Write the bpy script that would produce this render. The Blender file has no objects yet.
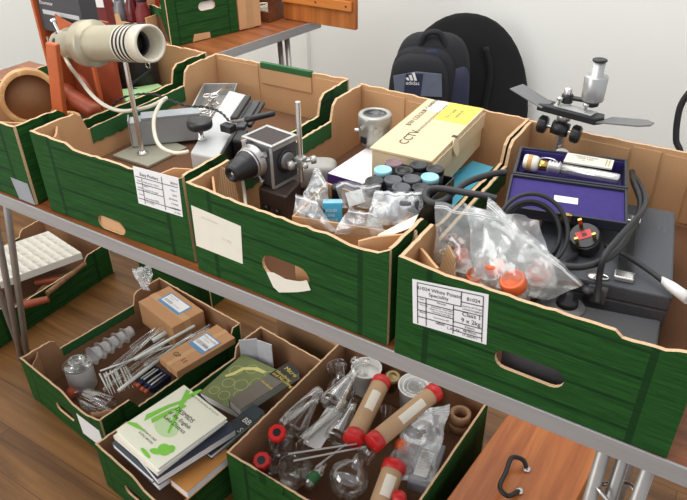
import bpy, bmesh, math, random
from mathutils import Vector as V, Matrix, noise
random.seed(7)
C = bpy.context.scene.collection
PI = math.pi
TOP = 0.966            # height of the trestle table

# ---------------------------------------------------------------- materials
def lin(c):
    return tuple(((x/255)/12.92 if x/255 <= .04045 else ((x/255+.055)/1.055)**2.4) for x in c) + (1,)
MATS = {}
def nodes(name):
    m = bpy.data.materials.new(name); m.use_nodes = True
    nt = m.node_tree
    b = nt.nodes['Principled BSDF']
    return m, nt, b
def N(nt, t, **kw):
    n = nt.nodes.new(t)
    for k, v in kw.items(): setattr(n, k, v)
    return n
def mat(name, rgb, rough=.5, metal=0., var=.12, scale=(40, 40, 40), bump=0., coat=0., spec=.5):
    """plain surface with a little procedural variation of colour"""
    if name in MATS: return MATS[name]
    m, nt, b = nodes(name); L = nt.links
    tc = N(nt, 'ShaderNodeTexCoord'); mp = N(nt, 'ShaderNodeMapping'); mp.inputs['Scale'].default_value = scale
    no = N(nt, 'ShaderNodeTexNoise'); no.inputs['Scale'].default_value = 1; no.inputs['Detail'].default_value = 4
    L.new(tc.outputs['Object'], mp.inputs[0]); L.new(mp.outputs[0], no.inputs['Vector'])
    mx = N(nt, 'ShaderNodeMix', data_type='RGBA')
    c = lin(rgb)
    mx.inputs['A'].default_value = tuple(x*(1-var) for x in c[:3])+(1,); mx.inputs['B'].default_value = tuple(min(1, x*(1+var)) for x in c[:3])+(1,)
    L.new(no.outputs['Fac'], mx.inputs['Factor']); L.new(mx.outputs['Result'], b.inputs['Base Color'])
    b.inputs['Roughness'].default_value = rough; b.inputs['Metallic'].default_value = metal
    b.inputs['Specular IOR Level'].default_value = spec
    if coat: b.inputs['Coat Weight'].default_value = coat
    if bump:
        bp = N(nt, 'ShaderNodeBump'); bp.inputs['Strength'].default_value = bump; bp.inputs['Distance'].default_value = .002
        L.new(no.outputs['Fac'], bp.inputs['Height']); L.new(bp.outputs[0], b.inputs['Normal'])
    MATS[name] = m
    return m
def mat_green():
    """wood-plank print on the outside of the produce trays; seams follow the panel's own UV"""
    m, nt, b = nodes('green plank print'); L = nt.links
    tc = N(nt, 'ShaderNodeTexCoord'); mp = N(nt, 'ShaderNodeMapping'); mp.inputs['Scale'].default_value = (14, 14, 260)
    no = N(nt, 'ShaderNodeTexNoise'); no.inputs['Scale'].default_value = 1; no.inputs['Detail'].default_value = 5; no.inputs['Roughness'].default_value = .7
    L.new(tc.outputs['Object'], mp.inputs[0]); L.new(mp.outputs[0], no.inputs['Vector'])
    cr = N(nt, 'ShaderNodeValToRGB')
    cr.color_ramp.elements[0].position = .3; cr.color_ramp.elements[0].color = lin((17, 52, 20))
    cr.color_ramp.elements[1].position = .72; cr.color_ramp.elements[1].color = lin((44, 94, 40))
    L.new(no.outputs['Fac'], cr.inputs[0])
    sp = N(nt, 'ShaderNodeSeparateXYZ'); L.new(tc.outputs['UV'], sp.inputs[0])
    def math_(op, a, c=None, d=None):
        n = N(nt, 'ShaderNodeMath', operation=op)
        for i, x in enumerate((a, c, d)):
            if x is None: continue
            if hasattr(x, 'is_linked') or hasattr(x, 'links'): L.new(x, n.inputs[i])
            else: n.inputs[i].default_value = x
        return n.outputs[0]
    u, v = sp.outputs[0], sp.outputs[1]
    mir = math_('ABSOLUTE', math_('SUBTRACT', u, .5))          # 0 middle .. .5 ends
    vert = math_('LESS_THAN', math_('ABSOLUTE', math_('SUBTRACT', mir, .375)), .012)
    inner = math_('LESS_THAN', mir, .375)
    fr = math_('FRACT', math_('MULTIPLY', v, 4.0))
    hor = math_('MULTIPLY', math_('LESS_THAN', math_('ABSOLUTE', math_('SUBTRACT', fr, .5)), .062), inner)
    seam = math_('MAXIMUM', vert, hor)
    mx = N(nt, 'ShaderNodeMix', data_type='RGBA'); mx.inputs['B'].default_value = lin((12, 40, 20))
    L.new(math_('MULTIPLY', seam, .62), mx.inputs['Factor']); L.new(cr.outputs[0], mx.inputs['A'])
    L.new(mx.outputs['Result'], b.inputs['Base Color'])
    b.inputs['Roughness'].default_value = .6; b.inputs['Specular IOR Level'].default_value = .15
    return m
def mat_card(name, rgb, stripe=420, axis=(1, 1, 0)):
    """corrugated board: faint flutes across the sheet"""
    m, nt, b = nodes(name); L = nt.links
    tc = N(nt, 'ShaderNodeTexCoord'); no = N(nt, 'ShaderNodeTexNoise'); no.inputs['Scale'].default_value = 9; no.inputs['Detail'].default_value = 6
    L.new(tc.outputs['Object'], no.inputs['Vector'])
    wv = N(nt, 'ShaderNodeTexWave', wave_type='BANDS', bands_direction='DIAGONAL'); wv.inputs['Scale'].default_value = stripe/6.28; wv.inputs['Distortion'].default_value = .4
    mp = N(nt, 'ShaderNodeMapping'); mp.inputs['Scale'].default_value = axis
    L.new(tc.outputs['Object'], mp.inputs[0]); L.new(mp.outputs[0], wv.inputs['Vector'])
    c = lin(rgb)
    mx = N(nt, 'ShaderNodeMix', data_type='RGBA')
    mx.inputs['A'].default_value = tuple(x*.82 for x in c[:3])+(1,); mx.inputs['B'].default_value = tuple(min(1, x*1.12) for x in c[:3])+(1,)
    ad = N(nt, 'ShaderNodeMath', operation='MULTIPLY_ADD'); ad.inputs[1].default_value = .05
    L.new(wv.outputs['Fac'], ad.inputs[0]); L.new(no.outputs['Fac'], ad.inputs[2])
    L.new(ad.outputs[0], mx.inputs['Factor']); L.new(mx.outputs['Result'], b.inputs['Base Color'])
    b.inputs['Roughness'].default_value = .85; b.inputs['Specular IOR Level'].default_value = .2
    MATS[name] = m
    return m
def mat_flute():
    """bare corrugated board, its flutes showing"""
    m, nt, b = nodes('bare flutes'); L = nt.links
    tc = N(nt, 'ShaderNodeTexCoord'); wv = N(nt, 'ShaderNodeTexWave', wave_type='BANDS', bands_direction='X'); wv.inputs['Scale'].default_value = 120; wv.inputs['Distortion'].default_value = .6
    L.new(tc.outputs['Object'], wv.inputs['Vector'])
    cr = N(nt, 'ShaderNodeValToRGB'); cr.color_ramp.elements[0].color = lin((150, 112, 74)); cr.color_ramp.elements[1].color = lin((216, 184, 142))
    L.new(wv.outputs['Fac'], cr.inputs[0]); L.new(cr.outputs[0], b.inputs['Base Color']); b.inputs['Roughness'].default_value = .85
    return m
def mat_wood(name, dark, light, axis='x', scale=1., rough=.4, planks=None):
    m, nt, b = nodes(name); L = nt.links
    tc = N(nt, 'ShaderNodeTexCoord'); mp = N(nt, 'ShaderNodeMapping')
    s = {'x': (2.5, 38, 38), 'y': (38, 2.5, 38), 'z': (38, 38, 2.5)}[axis]
    mp.inputs['Scale'].default_value = tuple(x*scale for x in s)
    no = N(nt, 'ShaderNodeTexNoise'); no.inputs['Scale'].default_value = 1; no.inputs['Detail'].default_value = 6; no.inputs['Roughness'].default_value = .62
    no.inputs['Distortion'].default_value = .6
    L.new(tc.outputs['Object'], mp.inputs[0]); L.new(mp.outputs[0], no.inputs['Vector'])
    cr = N(nt, 'ShaderNodeValToRGB')
    cr.color_ramp.elements[0].position = .33; cr.color_ramp.elements[0].color = lin(dark)
    cr.color_ramp.elements[1].position = .68; cr.color_ramp.elements[1].color = lin(light)
    L.new(no.outputs['Fac'], cr.inputs[0]); out = cr.outputs[0]
    if planks:
        br = N(nt, 'ShaderNodeTexBrick'); br.inputs['Scale'].default_value = 1
        br.inputs['Brick Width'].default_value = planks[0]; br.inputs['Row Height'].default_value = planks[1]; br.inputs['Mortar Size'].default_value = .0016
        br.inputs['Color1'].default_value = (1, 1, 1, 1); br.inputs['Color2'].default_value = (.72, .7, .68, 1); br.inputs['Mortar'].default_value = (.42, .38, .36, 1)
        L.new(tc.outputs['Object'], br.inputs['Vector'])
        mx = N(nt, 'ShaderNodeMix', data_type='RGBA', blend_type='MULTIPLY'); mx.inputs['Factor'].default_value = 1
        L.new(out, mx.inputs['A']); L.new(br.outputs['Color'], mx.inputs['B']); out = mx.outputs['Result']
    L.new(out, b.inputs['Base Color']); b.inputs['Roughness'].default_value = rough
    MATS[name] = m
    return m
def mat_clear(name, tint=(250, 252, 250), base=.05, edge=.55, milk=.0, rough=.05, noise_scale=0):
    """thin clear glass or film: see-through, brighter towards grazing edges, glossy"""
    m = bpy.data.materials.new(name); m.use_nodes = True; nt = m.node_tree; L = nt.links
    nt.nodes.clear()
    out = N(nt, 'ShaderNodeOutputMaterial')
    tr = N(nt, 'ShaderNodeBsdfTransparent'); tr.inputs[0].default_value = lin(tint)
    gl = N(nt, 'ShaderNodeBsdfGlossy'); gl.inputs['Roughness'].default_value = rough; gl.inputs['Color'].default_value = (.95, .95, .95, 1)
    lw = N(nt, 'ShaderNodeLayerWeight'); lw.inputs['Blend'].default_value = .35
    mr = N(nt, 'ShaderNodeMapRange'); mr.inputs['To Min'].default_value = base; mr.inputs['To Max'].default_value = edge
    L.new(lw.outputs['Facing'], mr.inputs['Value'])
    mx = N(nt, 'ShaderNodeMixShader'); L.new(mr.outputs[0], mx.inputs[0]); L.new(tr.outputs[0], mx.inputs[1]); L.new(gl.outputs[0], mx.inputs[2])
    last = mx.outputs[0]
    if milk:
        df = N(nt, 'ShaderNodeBsdfDiffuse'); df.inputs[0].default_value = (.85, .86, .87, 1)
        m2 = N(nt, 'ShaderNodeMixShader'); m2.inputs[0].default_value = milk
        if noise_scale:
            tc = N(nt, 'ShaderNodeTexCoord'); no = N(nt, 'ShaderNodeTexNoise'); no.inputs['Scale'].default_value = noise_scale; no.inputs['Detail'].default_value = 3; no.inputs['Distortion'].default_value = 1.2
            L.new(tc.outputs['Object'], no.inputs['Vector'])
            r2 = N(nt, 'ShaderNodeMapRange'); r2.inputs['From Min'].default_value = .42; r2.inputs['From Max'].default_value = .75
            r2.inputs['To Min'].default_value = milk*.35; r2.inputs['To Max'].default_value = milk*2.6
            L.new(no.outputs['Fac'], r2.inputs['Value']); L.new(r2.outputs[0], m2.inputs[0])
            bp = N(nt, 'ShaderNodeBump'); bp.inputs['Strength'].default_value = .5; bp.inputs['Distance'].default_value = .004
            L.new(no.outputs['Fac'], bp.inputs['Height']); L.new(bp.outputs[0], gl.inputs['Normal'])
        L.new(last, m2.inputs[1]); L.new(df.outputs[0], m2.inputs[2]); last = m2.outputs[0]
    L.new(last, out.inputs[0]); MATS[name] = m
    return m

GREEN = mat_green()
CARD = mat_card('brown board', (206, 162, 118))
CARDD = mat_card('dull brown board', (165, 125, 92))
EDGE = mat('torn board edge', (212, 176, 138), .9, var=.35, scale=(300, 300, 300))
GFOLD = mat('green fold', (38, 96, 48), .6, var=.25, scale=(20, 20, 180))
PAPER = mat('white paper', (238, 236, 234), .7, var=.03)
CREAM = mat('cream paper', (232, 226, 208), .7, var=.05)
INK = mat('black ink', (40, 40, 44), .7)
GINK = mat('grey ink', (120, 120, 122), .7)
ALU = mat('aluminium edge', (172, 171, 170), .4, .35, var=.15, scale=(6, 90, 90))
CHROME = mat('chrome', (222, 220, 216), .2, .85, var=.05)
STEEL = mat('brushed steel', (188, 186, 182), .32, .6, var=.15, scale=(80, 80, 80))
TUBE = mat('dull steel tube', (166, 162, 156), .35, .5, var=.15)
BLACK = mat('black plastic', (28, 28, 30), .4, var=.2)
RUBBER = mat('black rubber', (38, 38, 40), .55, var=.2)
DKGREY = mat('dark grey enamel', (62, 62, 66), .45, var=.12, scale=(120, 120, 120), bump=.1)
GREYC = mat('case grey cloth', (78, 80, 84), .6, var=.18, scale=(200, 200, 200), bump=.2)
MIDGREY = mat('mid grey metal', (120, 120, 120), .4, .4, var=.15)
LTGREY = mat('light grey enamel', (190, 192, 190), .4, var=.06)
BEIGE = mat('beige enamel', (174, 166, 142), .28, .3, var=.06)
PLATEG = mat('greenish grey enamel', (168, 166, 146), .45, var=.1)
LEATHER = mat('orange leather', (186, 92, 46), .5, var=.2, scale=(60, 60, 60), bump=.2)
DLEATHER = mat('red brown leather', (150, 68, 40), .45, var=.2, scale=(60, 60, 60), bump=.2)
MAROON = mat('maroon leather', (112, 34, 34), .5, var=.2, scale=(60, 60, 60), bump=.2)
BLEATHER = mat('black leather', (34, 32, 34), .5, var=.25, scale=(90, 90, 90), bump=.25)
CABLEW = mat('ivory flex', (222, 216, 196), .45, var=.05)
PURPLE = mat('violet velvet', (54, 40, 112), .85, var=.3, scale=(90, 90, 90))
CYAN = mat('cyan card', (88, 182, 212), .5, var=.08)
PALEBLUE = mat('pale blue plastic', (150, 208, 222), .4, var=.04)
WHITEP = mat('white plastic', (232, 230, 226), .4, var=.04)
RED = mat('red plastic', (206, 38, 36), .35, var=.1)
ORANGE = mat('orange plastic', (228, 104, 52), .4, var=.1)
TERRA = mat('terracotta rubber', (176, 82, 48), .5, var=.12)
KRAFT = mat('kraft tube', (190, 155, 118), .75, var=.1, scale=(30, 30, 30))
CARTON = mat('buff carton', (220, 198, 160), .7, var=.06, scale=(12, 12, 12))
YELLOW = mat('yellow sticker', (236, 212, 84), .6, var=.06)
NAVY = mat('navy plastic', (34, 42, 74), .45, var=.15)
BRASS = mat('brass', (204, 170, 96), .25, 1., var=.1)
GLASS = mat_clear('clear glass', base=.09, edge=.85, milk=.015, rough=.02)
GLASS2 = mat_clear('ribbed clear plastic', base=.10, edge=.6, milk=.38, rough=.15)
FILM = mat_clear('polythene film', base=.10, edge=.5, milk=.13, rough=.16, noise_scale=16)
FILMM = mat_clear('milky polythene film', base=.10, edge=.5, milk=.22, rough=.2, noise_scale=22)
ZIP = mat('zip strip', (225, 226, 226), .3, var=.03)

# ---------------------------------------------------------------- mesh builder
def fr(o, z, x=None):
    """frame with local z along z (and local x as near x as it can be)"""
    z = V(z).normalized()
    x = V(x) if x is not None else (V((1, 0, 0)) if abs(z.x) < .9 else V((0, 1, 0)))
    y = z.cross(x).normalized(); x = y.cross(z)
    m = Matrix.Identity(4)
    for i in range(3): m[i][0] = x[i]; m[i][1] = y[i]; m[i][2] = z[i]; m[i][3] = o[i]
    return m
def axes(o, x, y, z):
    m = Matrix.Identity(4)
    for i in range(3): m[i][0] = x[i]; m[i][1] = y[i]; m[i][2] = z[i]; m[i][3] = o[i]
    return m
def rz(o, a): return Matrix.Translation(V(o)) @ Matrix.Rotation(a, 4, 'Z')
I4 = Matrix.Identity(4)
def spline(pts, n=8, closed=False):
    P = [V(p) for p in pts]; out = []; k = len(P)
    for i in range(k if closed else k-1):
        g = lambda j: P[j % k] if closed else P[max(0, min(k-1, j))]
        a, b, c, d = g(i-1), g(i), g(i+1), g(i+2)
        for s in range(n):
            t = s/n
            out.append(.5*((2*b)+(c-a)*t+(2*a-5*b+4*c-d)*t*t+(3*b-a-3*c+d)*t**3))
    if not closed: out.append(P[-1])
    return out
class MB:
    def __init__(s): s.b = bmesh.new(); s.uv = s.b.loops.layers.uv.new('UVMap')
    def face(s, vs, mi=0, sm=False, uvs=None):
        try: f = s.b.faces.new(vs)
        except ValueError: return None
        f.material_index = mi; f.smooth = sm
        if uvs:
            for l, t in zip(f.loops, uvs): l[s.uv].uv = t
        return f
    def v(s, p, M=I4): return s.b.verts.new(M @ V(p))
    def hexa(s, p, mi=0, M=I4):
        """p: 4 bottom corners ccw, 4 top corners ccw"""
        v = [s.v(q, M) for q in p]
        for q in ((3, 2, 1, 0), (4, 5, 6, 7), (0, 1, 5, 4), (1, 2, 6, 5), (2, 3, 7, 6), (3, 0, 4, 7)): s.face([v[i] for i in q], mi)
        return s
    def box(s, lo, hi, mi=0, M=I4):
        (a, b, c), (d, e, f) = lo, hi
        return s.hexa([(a, b, c), (d, b, c), (d, e, c), (a, e, c), (a, b, f), (d, b, f), (d, e, f), (a, e, f)], mi, M)
    def prism(s, poly, z0, z1, mi=0, M=I4, sm=False):
        A = [s.v((x, y, z0), M) for x, y in poly]; B = [s.v((x, y, z1), M) for x, y in poly]; n = len(poly)
        s.face(A[::-1], mi); s.face(B, mi)
        for i in range(n): s.face([A[i], A[(i+1) % n], B[(i+1) % n], B[i]], mi, sm)
        return s
    def plate(s, outer, holes=(), t=.006, M=I4, mis=(0, 1, 2), size=(1, 1)):
        """flat sheet with holes; front at n=0 (material mis[0]), back at n=-t (mis[1]), cut edges mis[2]"""
        loops = [outer]+list(holes)
        for n, mi, flip in ((0, mis[0], False), (-t, mis[1], True)):
            es = []; allv = []
            for lp in loops:
                vs = [s.b.verts.new((x, y, n)) for x, y in lp]; allv += vs
                es += [s.b.edges.new((vs[i], vs[(i+1) % len(vs)])) for i in range(len(vs))]
            r = bmesh.ops.triangle_fill(s.b, use_beauty=True, use_dissolve=False, edges=es)
            for f in r['geom']:
                if isinstance(f, bmesh.types.BMFace):
                    f.normal_update()
                    if (f.normal.z < 0) != flip: f.normal_flip()
                    f.material_index = mi
                    for l in f.loops: l[s.uv].uv = (l.vert.co.x/size[0], l.vert.co.y/size[1])
            if n == 0: front = allv
            else: back = allv
        k = 0
        for lp in loops:
            m = len(lp)
            for i in range(m):
                a, b = k+i, k+(i+1) % m
                s.face([front[b], front[a], back[a], back[b]], mis[2])
            k += m
        for v in front+back: v.co = M @ v.co
        return s
    def lathe(s, prof, M=I4, seg=24, mi=0, sm=True, mis=None, arc=None):
        """prof: (r, z) list along local z; r=0 closes"""
        rings = []
        for r, z in prof:
            if r < 1e-6: rings.append([s.v((0, 0, z), M)])
            else: rings.append([s.v((r*math.cos(2*PI*i/seg), r*math.sin(2*PI*i/seg), z), M) for i in range(seg)])
        for k in range(len(rings)-1):
            a, b = rings[k], rings[k+1]; m = mis[k] if mis else mi
            for i in range(seg):
                j = (i+1) % seg
                if len(a) == 1 and len(b) == 1: continue
                if len(a) == 1: s.face([a[0], b[j], b[i]], m, sm)
                elif len(b) == 1: s.face([a[i], a[j], b[0]], m, sm)
                else: s.face([a[i], a[j], b[j], b[i]], m, sm)
        return s
    def cyl(s, a, b, r, r2=None, seg=20, mi=0, cap=True):
        a, b = V(a), V(b); L = (b-a).length; r2 = r if r2 is None else r2
        p = [(r, 0), (r2, L)]
        M = fr(a, b-a)
        s.lathe(p, M, seg, mi)
        if cap:
            s.face([s.v((r*math.cos(-2*PI*i/seg), r*math.sin(-2*PI*i/seg), 0), M) for i in range(seg)], mi)
            s.face([s.v((r2*math.cos(2*PI*i/seg), r2*math.sin(2*PI*i/seg), L), M) for i in range(seg)], mi)
        return s
    def tube(s, pts, r, seg=8, mi=0, closed=False):
        P = [V(p) for p in pts]; n = len(P); rings = []
        t0 = (P[1]-P[0]).normalized(); x = t0.orthogonal().normalized()
        for i in range(n):
            if closed: t = (P[(i+1) % n]-P[i-1]).normalized()
            else: t = (P[min(n-1, i+1)]-P[max(0, i-1)]).normalized()
            x = (x-t*x.dot(t)).normalized(); y = t.cross(x)
            rr = r(i/(n-1)) if callable(r) else r
            rings.append([s.b.verts.new(P[i]+rr*(x*math.cos(2*PI*k/seg)+y*math.sin(2*PI*k/seg))) for k in range(seg)])
        for i in range(n if closed else n-1):
            a, b = rings[i], rings[(i+1) % n]
            off = 0
            if closed and i == n-1:
                off = min(range(seg), key=lambda o: (a[0].co-b[o].co).length)
            for k in range(seg): s.face([a[k], a[(k+1) % seg], b[(k+1+off) % seg], b[(k+off) % seg]], mi, True)
        if not closed: s.face(rings[0][::-1], mi); s.face(rings[-1], mi)
        return s
    def pillow(s, r, e=.6, M=I4, nu=24, nv=14, mi=0, e2=None):
        """superellipsoid with half axes r"""
        e2 = e if e2 is None else e2
        sg = lambda w, q: math.copysign(abs(w)**q, w)
        rings = []
        for j in range(1, nv):
            ph = -PI/2+PI*j/nv; c, sn = sg(math.cos(ph), e2), sg(math.sin(ph), e2)
            rings.append([s.v((r[0]*c*sg(math.cos(2*PI*i/nu), e), r[1]*c*sg(math.sin(2*PI*i/nu), e), r[2]*sn), M) for i in range(nu)])
        for a, b in zip(rings, rings[1:]):
            for i in range(nu): s.face([a[i], a[(i+1) % nu], b[(i+1) % nu], b[i]], mi, True)
        lo, hi = s.v((0, 0, -r[2]), M), s.v((0, 0, r[2]), M)
        for i in range(nu):
            s.face([lo, rings[0][(i+1) % nu], rings[0][i]], mi, True); s.face([hi, rings[-1][i], rings[-1][(i+1) % nu]], mi, True)
        return s
    def grid(s, f, nu, nv, mi=0, sm=True):
        g = [[s.b.verts.new(V(f(i/nu, j/nv))) for i in range(nu+1)] for j in range(nv+1)]
        for j in range(nv):
            for i in range(nu): s.face([g[j][i], g[j][i+1], g[j+1][i+1], g[j+1][i]], mi, sm)
        return g
    def mesh(s, name):
        me = bpy.data.meshes.new(name); bmesh.ops.recalc_face_normals(s.b, faces=[f for f in s.b.faces]) if getattr(s, 'recalc', False) else None
        s.b.to_mesh(me); s.b.free(); return me

# ---------------------------------------------------------------- objects
MW = {}
def thing(name, label, cat, loc=(0, 0, 0), a=0., group=None):
    o = bpy.data.objects.new(name, None); C.objects.link(o); o.empty_display_size = .03
    o.location = loc; o.rotation_euler = (0, 0, a)
    MW[o.name] = rz(loc, a)
    o['label'] = label; o['category'] = cat
    if group: o['group'] = group
    return o
def link(name, mb, mats, bevel=0, bseg=2, solid=0):
    for e in mb.b.edges:
        if len(e.link_faces) == 2 and e.link_faces[0].smooth and e.calc_face_angle(0) > .62: e.smooth = False
    me = mb.mesh(name)
    for m in (mats if isinstance(mats, (list, tuple)) else [mats]): me.materials.append(m)
    o = bpy.data.objects.new(name, me); C.objects.link(o)
    if bevel:
        md = o.modifiers.new('Bevel', 'BEVEL'); md.width = bevel; md.segments = bseg; md.limit_method = 'ANGLE'; md.harden_normals = False
    if solid:
        md = o.modifiers.new('Solid', 'SOLIDIFY'); md.thickness = solid; md.offset = 0
    return o
def part(name, mb, mats, parent, local=False, label=None, bevel=0, bseg=2, solid=0):
    """mesh given in world coordinates (or in the thing's own, local=True)"""
    if not local: mb.b.transform(MW[parent.name].inverted())
    o = link(name, mb, mats, bevel, bseg, solid); o.parent = parent
    MW[o.name] = MW[parent.name]
    if label: o['label'] = label
    return o
def solo(name, mb, mats, label, cat, group=None, kind=None, bevel=0, bseg=2, solid=0):
    """a thing that is one mesh, given in world coordinates; its origin goes to its base"""
    vs = [v.co for v in mb.b.verts]
    lo = [min(c[i] for c in vs) for i in range(3)]; hi = [max(c[i] for c in vs) for i in range(3)]
    loc = ((lo[0]+hi[0])/2, (lo[1]+hi[1])/2, lo[2])
    mb.b.transform(Matrix.Translation(-V(loc)))
    o = link(name, mb, mats, bevel, bseg, solid); o.location = loc
    MW[o.name] = rz(loc, 0)
    o['label'] = label; o['category'] = cat
    if group: o['group'] = group
    if kind: o['kind'] = kind
    return o
def structure(name, mb, mats, label=None):
    o = link(name, mb, mats); o['kind'] = 'structure'
    if label: o['label'] = label
    return o

# ---------------------------------------------------------------- lettering
TXT = {}
def glyphs(s):
    if s not in TXT:
        cu = bpy.data.curves.new('t', 'FONT'); cu.body = s; cu.size = 1; cu.resolution_u = 3
        ob = bpy.data.objects.new('t', cu); C.objects.link(ob)
        dg = bpy.context.evaluated_depsgraph_get(); me = bpy.data.meshes.new_from_object(ob.evaluated_get(dg))
        vs = [(v.co.x, v.co.y) for v in me.vertices]; fs = [tuple(p.vertices) for p in me.polygons]
        bpy.data.objects.remove(ob); bpy.data.curves.remove(cu); bpy.data.meshes.remove(me)
        w = max((x for x, y in vs), default=0)
        TXT[s] = (vs, fs, w)
    return TXT[s]
def quad_prints(parent, quad, texts=(), lines=(), ink=INK, off=.0007, local=False, name='printed_text', polys=()):
    """printing on a sheet with corners quad (top-left, top-right, bottom-right, bottom-left);
    texts: (string, u, v, height) in sheet fractions from the top left; lines: (u0, v0, u1, v1); polys: lists of (u, v)"""
    tl, tr, br, bl = [V(q) for q in quad]
    n = (bl-tl).cross(tr-tl).normalized()
    w = (tr-tl).length; h = (bl-tl).length; asp = h/w
    f = lambda u, v: (tl*(1-u)+tr*u)*(1-v)+(bl*(1-u)+br*u)*v+n*off
    mb = MB()
    for t in texts:
        s, u, v, hh = t[:4]
        vs, fs, tw = glyphs(s); k = hh/.72
        mode = t[4] if len(t) > 4 else 'l'
        sh = -tw*k*asp/2 if mode == 'c' else (-tw*k*asp if mode == 'r' else 0)
        B = [mb.v(f(u+sh+x*k*asp, v-y*k)) for x, y in vs]
        for q in fs: mb.face([B[i] for i in q])
    for u0, v0, u1, v1 in lines:
        d = V((u1-u0, (v1-v0)*asp)); p = V((-d.y, d.x)).normalized()*(.0006/w)
        q = [(u0+p.x, v0+p.y/asp), (u1+p.x, v1+p.y/asp), (u1-p.x, v1-p.y/asp), (u0-p.x, v0-p.y/asp)]
        mb.face([mb.v(f(*c)) for c in q])
    for i, pl in enumerate(polys): mb.face([mb.v(f(*c)+n*.00012*(i % 7)) for c in pl])
    return part(name, mb, ink, parent, local)
def sheet(quad, t=.0008):
    """thin paper between four corners (tl, tr, br, bl), its face at the corners"""
    tl, tr, br, bl = [V(q) for q in quad]; n = (bl-tl).cross(tr-tl).normalized()
    mb = MB(); mb.hexa([bl-n*t, br-n*t, tr-n*t, tl-n*t, bl, br, tr, tl]); return mb
def lift(quad, d):
    tl, tr, br, bl = [V(q) for q in quad]; n = (bl-tl).cross(tr-tl).normalized()
    return [q+n*d for q in (tl, tr, br, bl)]

# ---------------------------------------------------------------- the room
FLOORW = mat_wood('laminate floor', (94, 60, 27), (154, 108, 58), 'x', .55, .38, planks=(1.25, .125))
WALL = mat('painted wall', (240, 241, 235), .8, var=.02, scale=(2, 2, 2))
TABLEW = mat_wood('red brown table top', (112, 62, 34), (164, 98, 56), 'x', 1, .35)
structure('floor', MB().box((-2.7, -2.4, -.05), (2.6, 2.2, 0)), FLOORW)
structure('wall_back', MB().box((-2.6, 2.1, 0), (2.6, 2.2, 2.8)), WALL)
structure('wall_left', MB().box((-2.7, -2.4, 0), (-2.6, 2.2, 2.8)), WALL)
structure('baseboard_back', MB().box((-2.6, 2.085, 0), (2.6, 2.1, .09)), WALL)
structure('trim_1', MB().box((-1.515, 2.07, .09), (-1.485, 2.1, 2.4)), WALL)

def folding_table(name, label, x0, x1, y0, y1, z, a, legs, along='x'):
    t = thing(name, label, 'table', ((x0+x1)/2, (y0+y1)/2, 0), a)
    w, d = (x1-x0)/2, (y1-y0)/2
    part('table_top', MB().box((-w+.004, -d+.004, z-.022), (w-.004, d-.004, z)), TABLEW, t, True)
    m = MB()
    for lo, hi in (((-w, -d, z-.031), (w, -d+.004, z+.0012)), ((-w, d-.004, z-.031), (w, d, z+.0012)),
                   ((-w, -d+.004, z-.031), (-w+.004, d-.004, z+.0012)), ((w-.004, -d+.004, z-.031), (w, d-.004, z+.0012))): m.box(lo, hi)
    part('edge_rail', m, ALU, t, True, bevel=.001)
    for lg in legs: part('leg', MB().tube([(p[0]-(x0+x1)/2, p[1]-(y0+y1)/2, p[2]) for p in lg], .0105, 12), TUBE, t, True)
    return t
L1 = [(-1.12, .28, .944), (-1.36, .32, .012)]
ft = folding_table('folding_table', 'long brown trestle table with an aluminium edge carrying the green trays', -1.62, .78, .005, .645, TOP, 0, [
    [(-1.122, .176, .944), (-1.452, .225, .03)], [(-1.155, .150, .944), (-1.468, .21, .03)], [(-1.475, .214, .944), (-1.475, .222, .010)],
    [(.455, .06, .944), (.455, .06, .012)], [(.482, .075, .944), (.482, .075, .012)], [(.517, .06, .944), (.517, .06, .012)],
    [(.49, .54, .944), (.49, .54, .012)]])
part('leg_clip', MB().tube([(.484+.42+.03*math.cos(a), .07-.328+.022*math.sin(a), .80+.012*math.sin(a*2)) for a in [2*PI*i/24 for i in range(24)]], .004, 6, closed=True), CHROME, ft, True)
bt = folding_table('folding_table', 'second brown folding table standing against the room end behind the trays', -1.9, -1.09, .95, 1.62, TOP, 0, [
    [(-1.13, 1.46, .944), (-1.09, 1.46, .012)], [(-1.17, 1.46, .944), (-1.14, 1.46, .012)], [(-1.14, 1.0, .944), (-1.10, 1.0, .012)], [(-1.8, 1.0, .944), (-1.82, 1.0, .012)], [(-1.8, 1.46, .944), (-1.82, 1.46, .012)]])
bt.rotation_euler.z = -.12

# ---------------------------------------------------------------- produce trays
def rough(pts, amp=.0016, step=.012):
    """torn edge: subdivides a polyline and jitters it"""
    out = [pts[0]]
    for a, b in zip(pts, pts[1:]):
        L = math.hypot(b[0]-a[0], b[1]-a[1]); n = max(1, int(L/step))
        for i in range(1, n+1):
            t = i/n; j = amp if i < n else 0
            out.append((a[0]+(b[0]-a[0])*t+random.uniform(-j, j)*.3, a[1]+(b[1]-a[1])*t+random.uniform(-j, j)))
    return out
def slot(cx, cz, w, h, n=8, tilt=0):
    """stadium shaped hand hole"""
    r = h/2; p = []
    for s, c in ((1, cx+w/2-r), (-1, cx-w/2+r)):
        for i in range(n+1):
            a = -PI/2+PI*i/n
            p.append((c+s*r*math.cos(a), cz+s*r*math.sin(a)))
    q = []
    for x, z in p:
        dx, dz = x-cx, z-cz
        q.append((cx+dx*math.cos(tilt)-dz*math.sin(tilt), cz+dx*math.sin(tilt)+dz*math.cos(tilt)))
    return q
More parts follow.
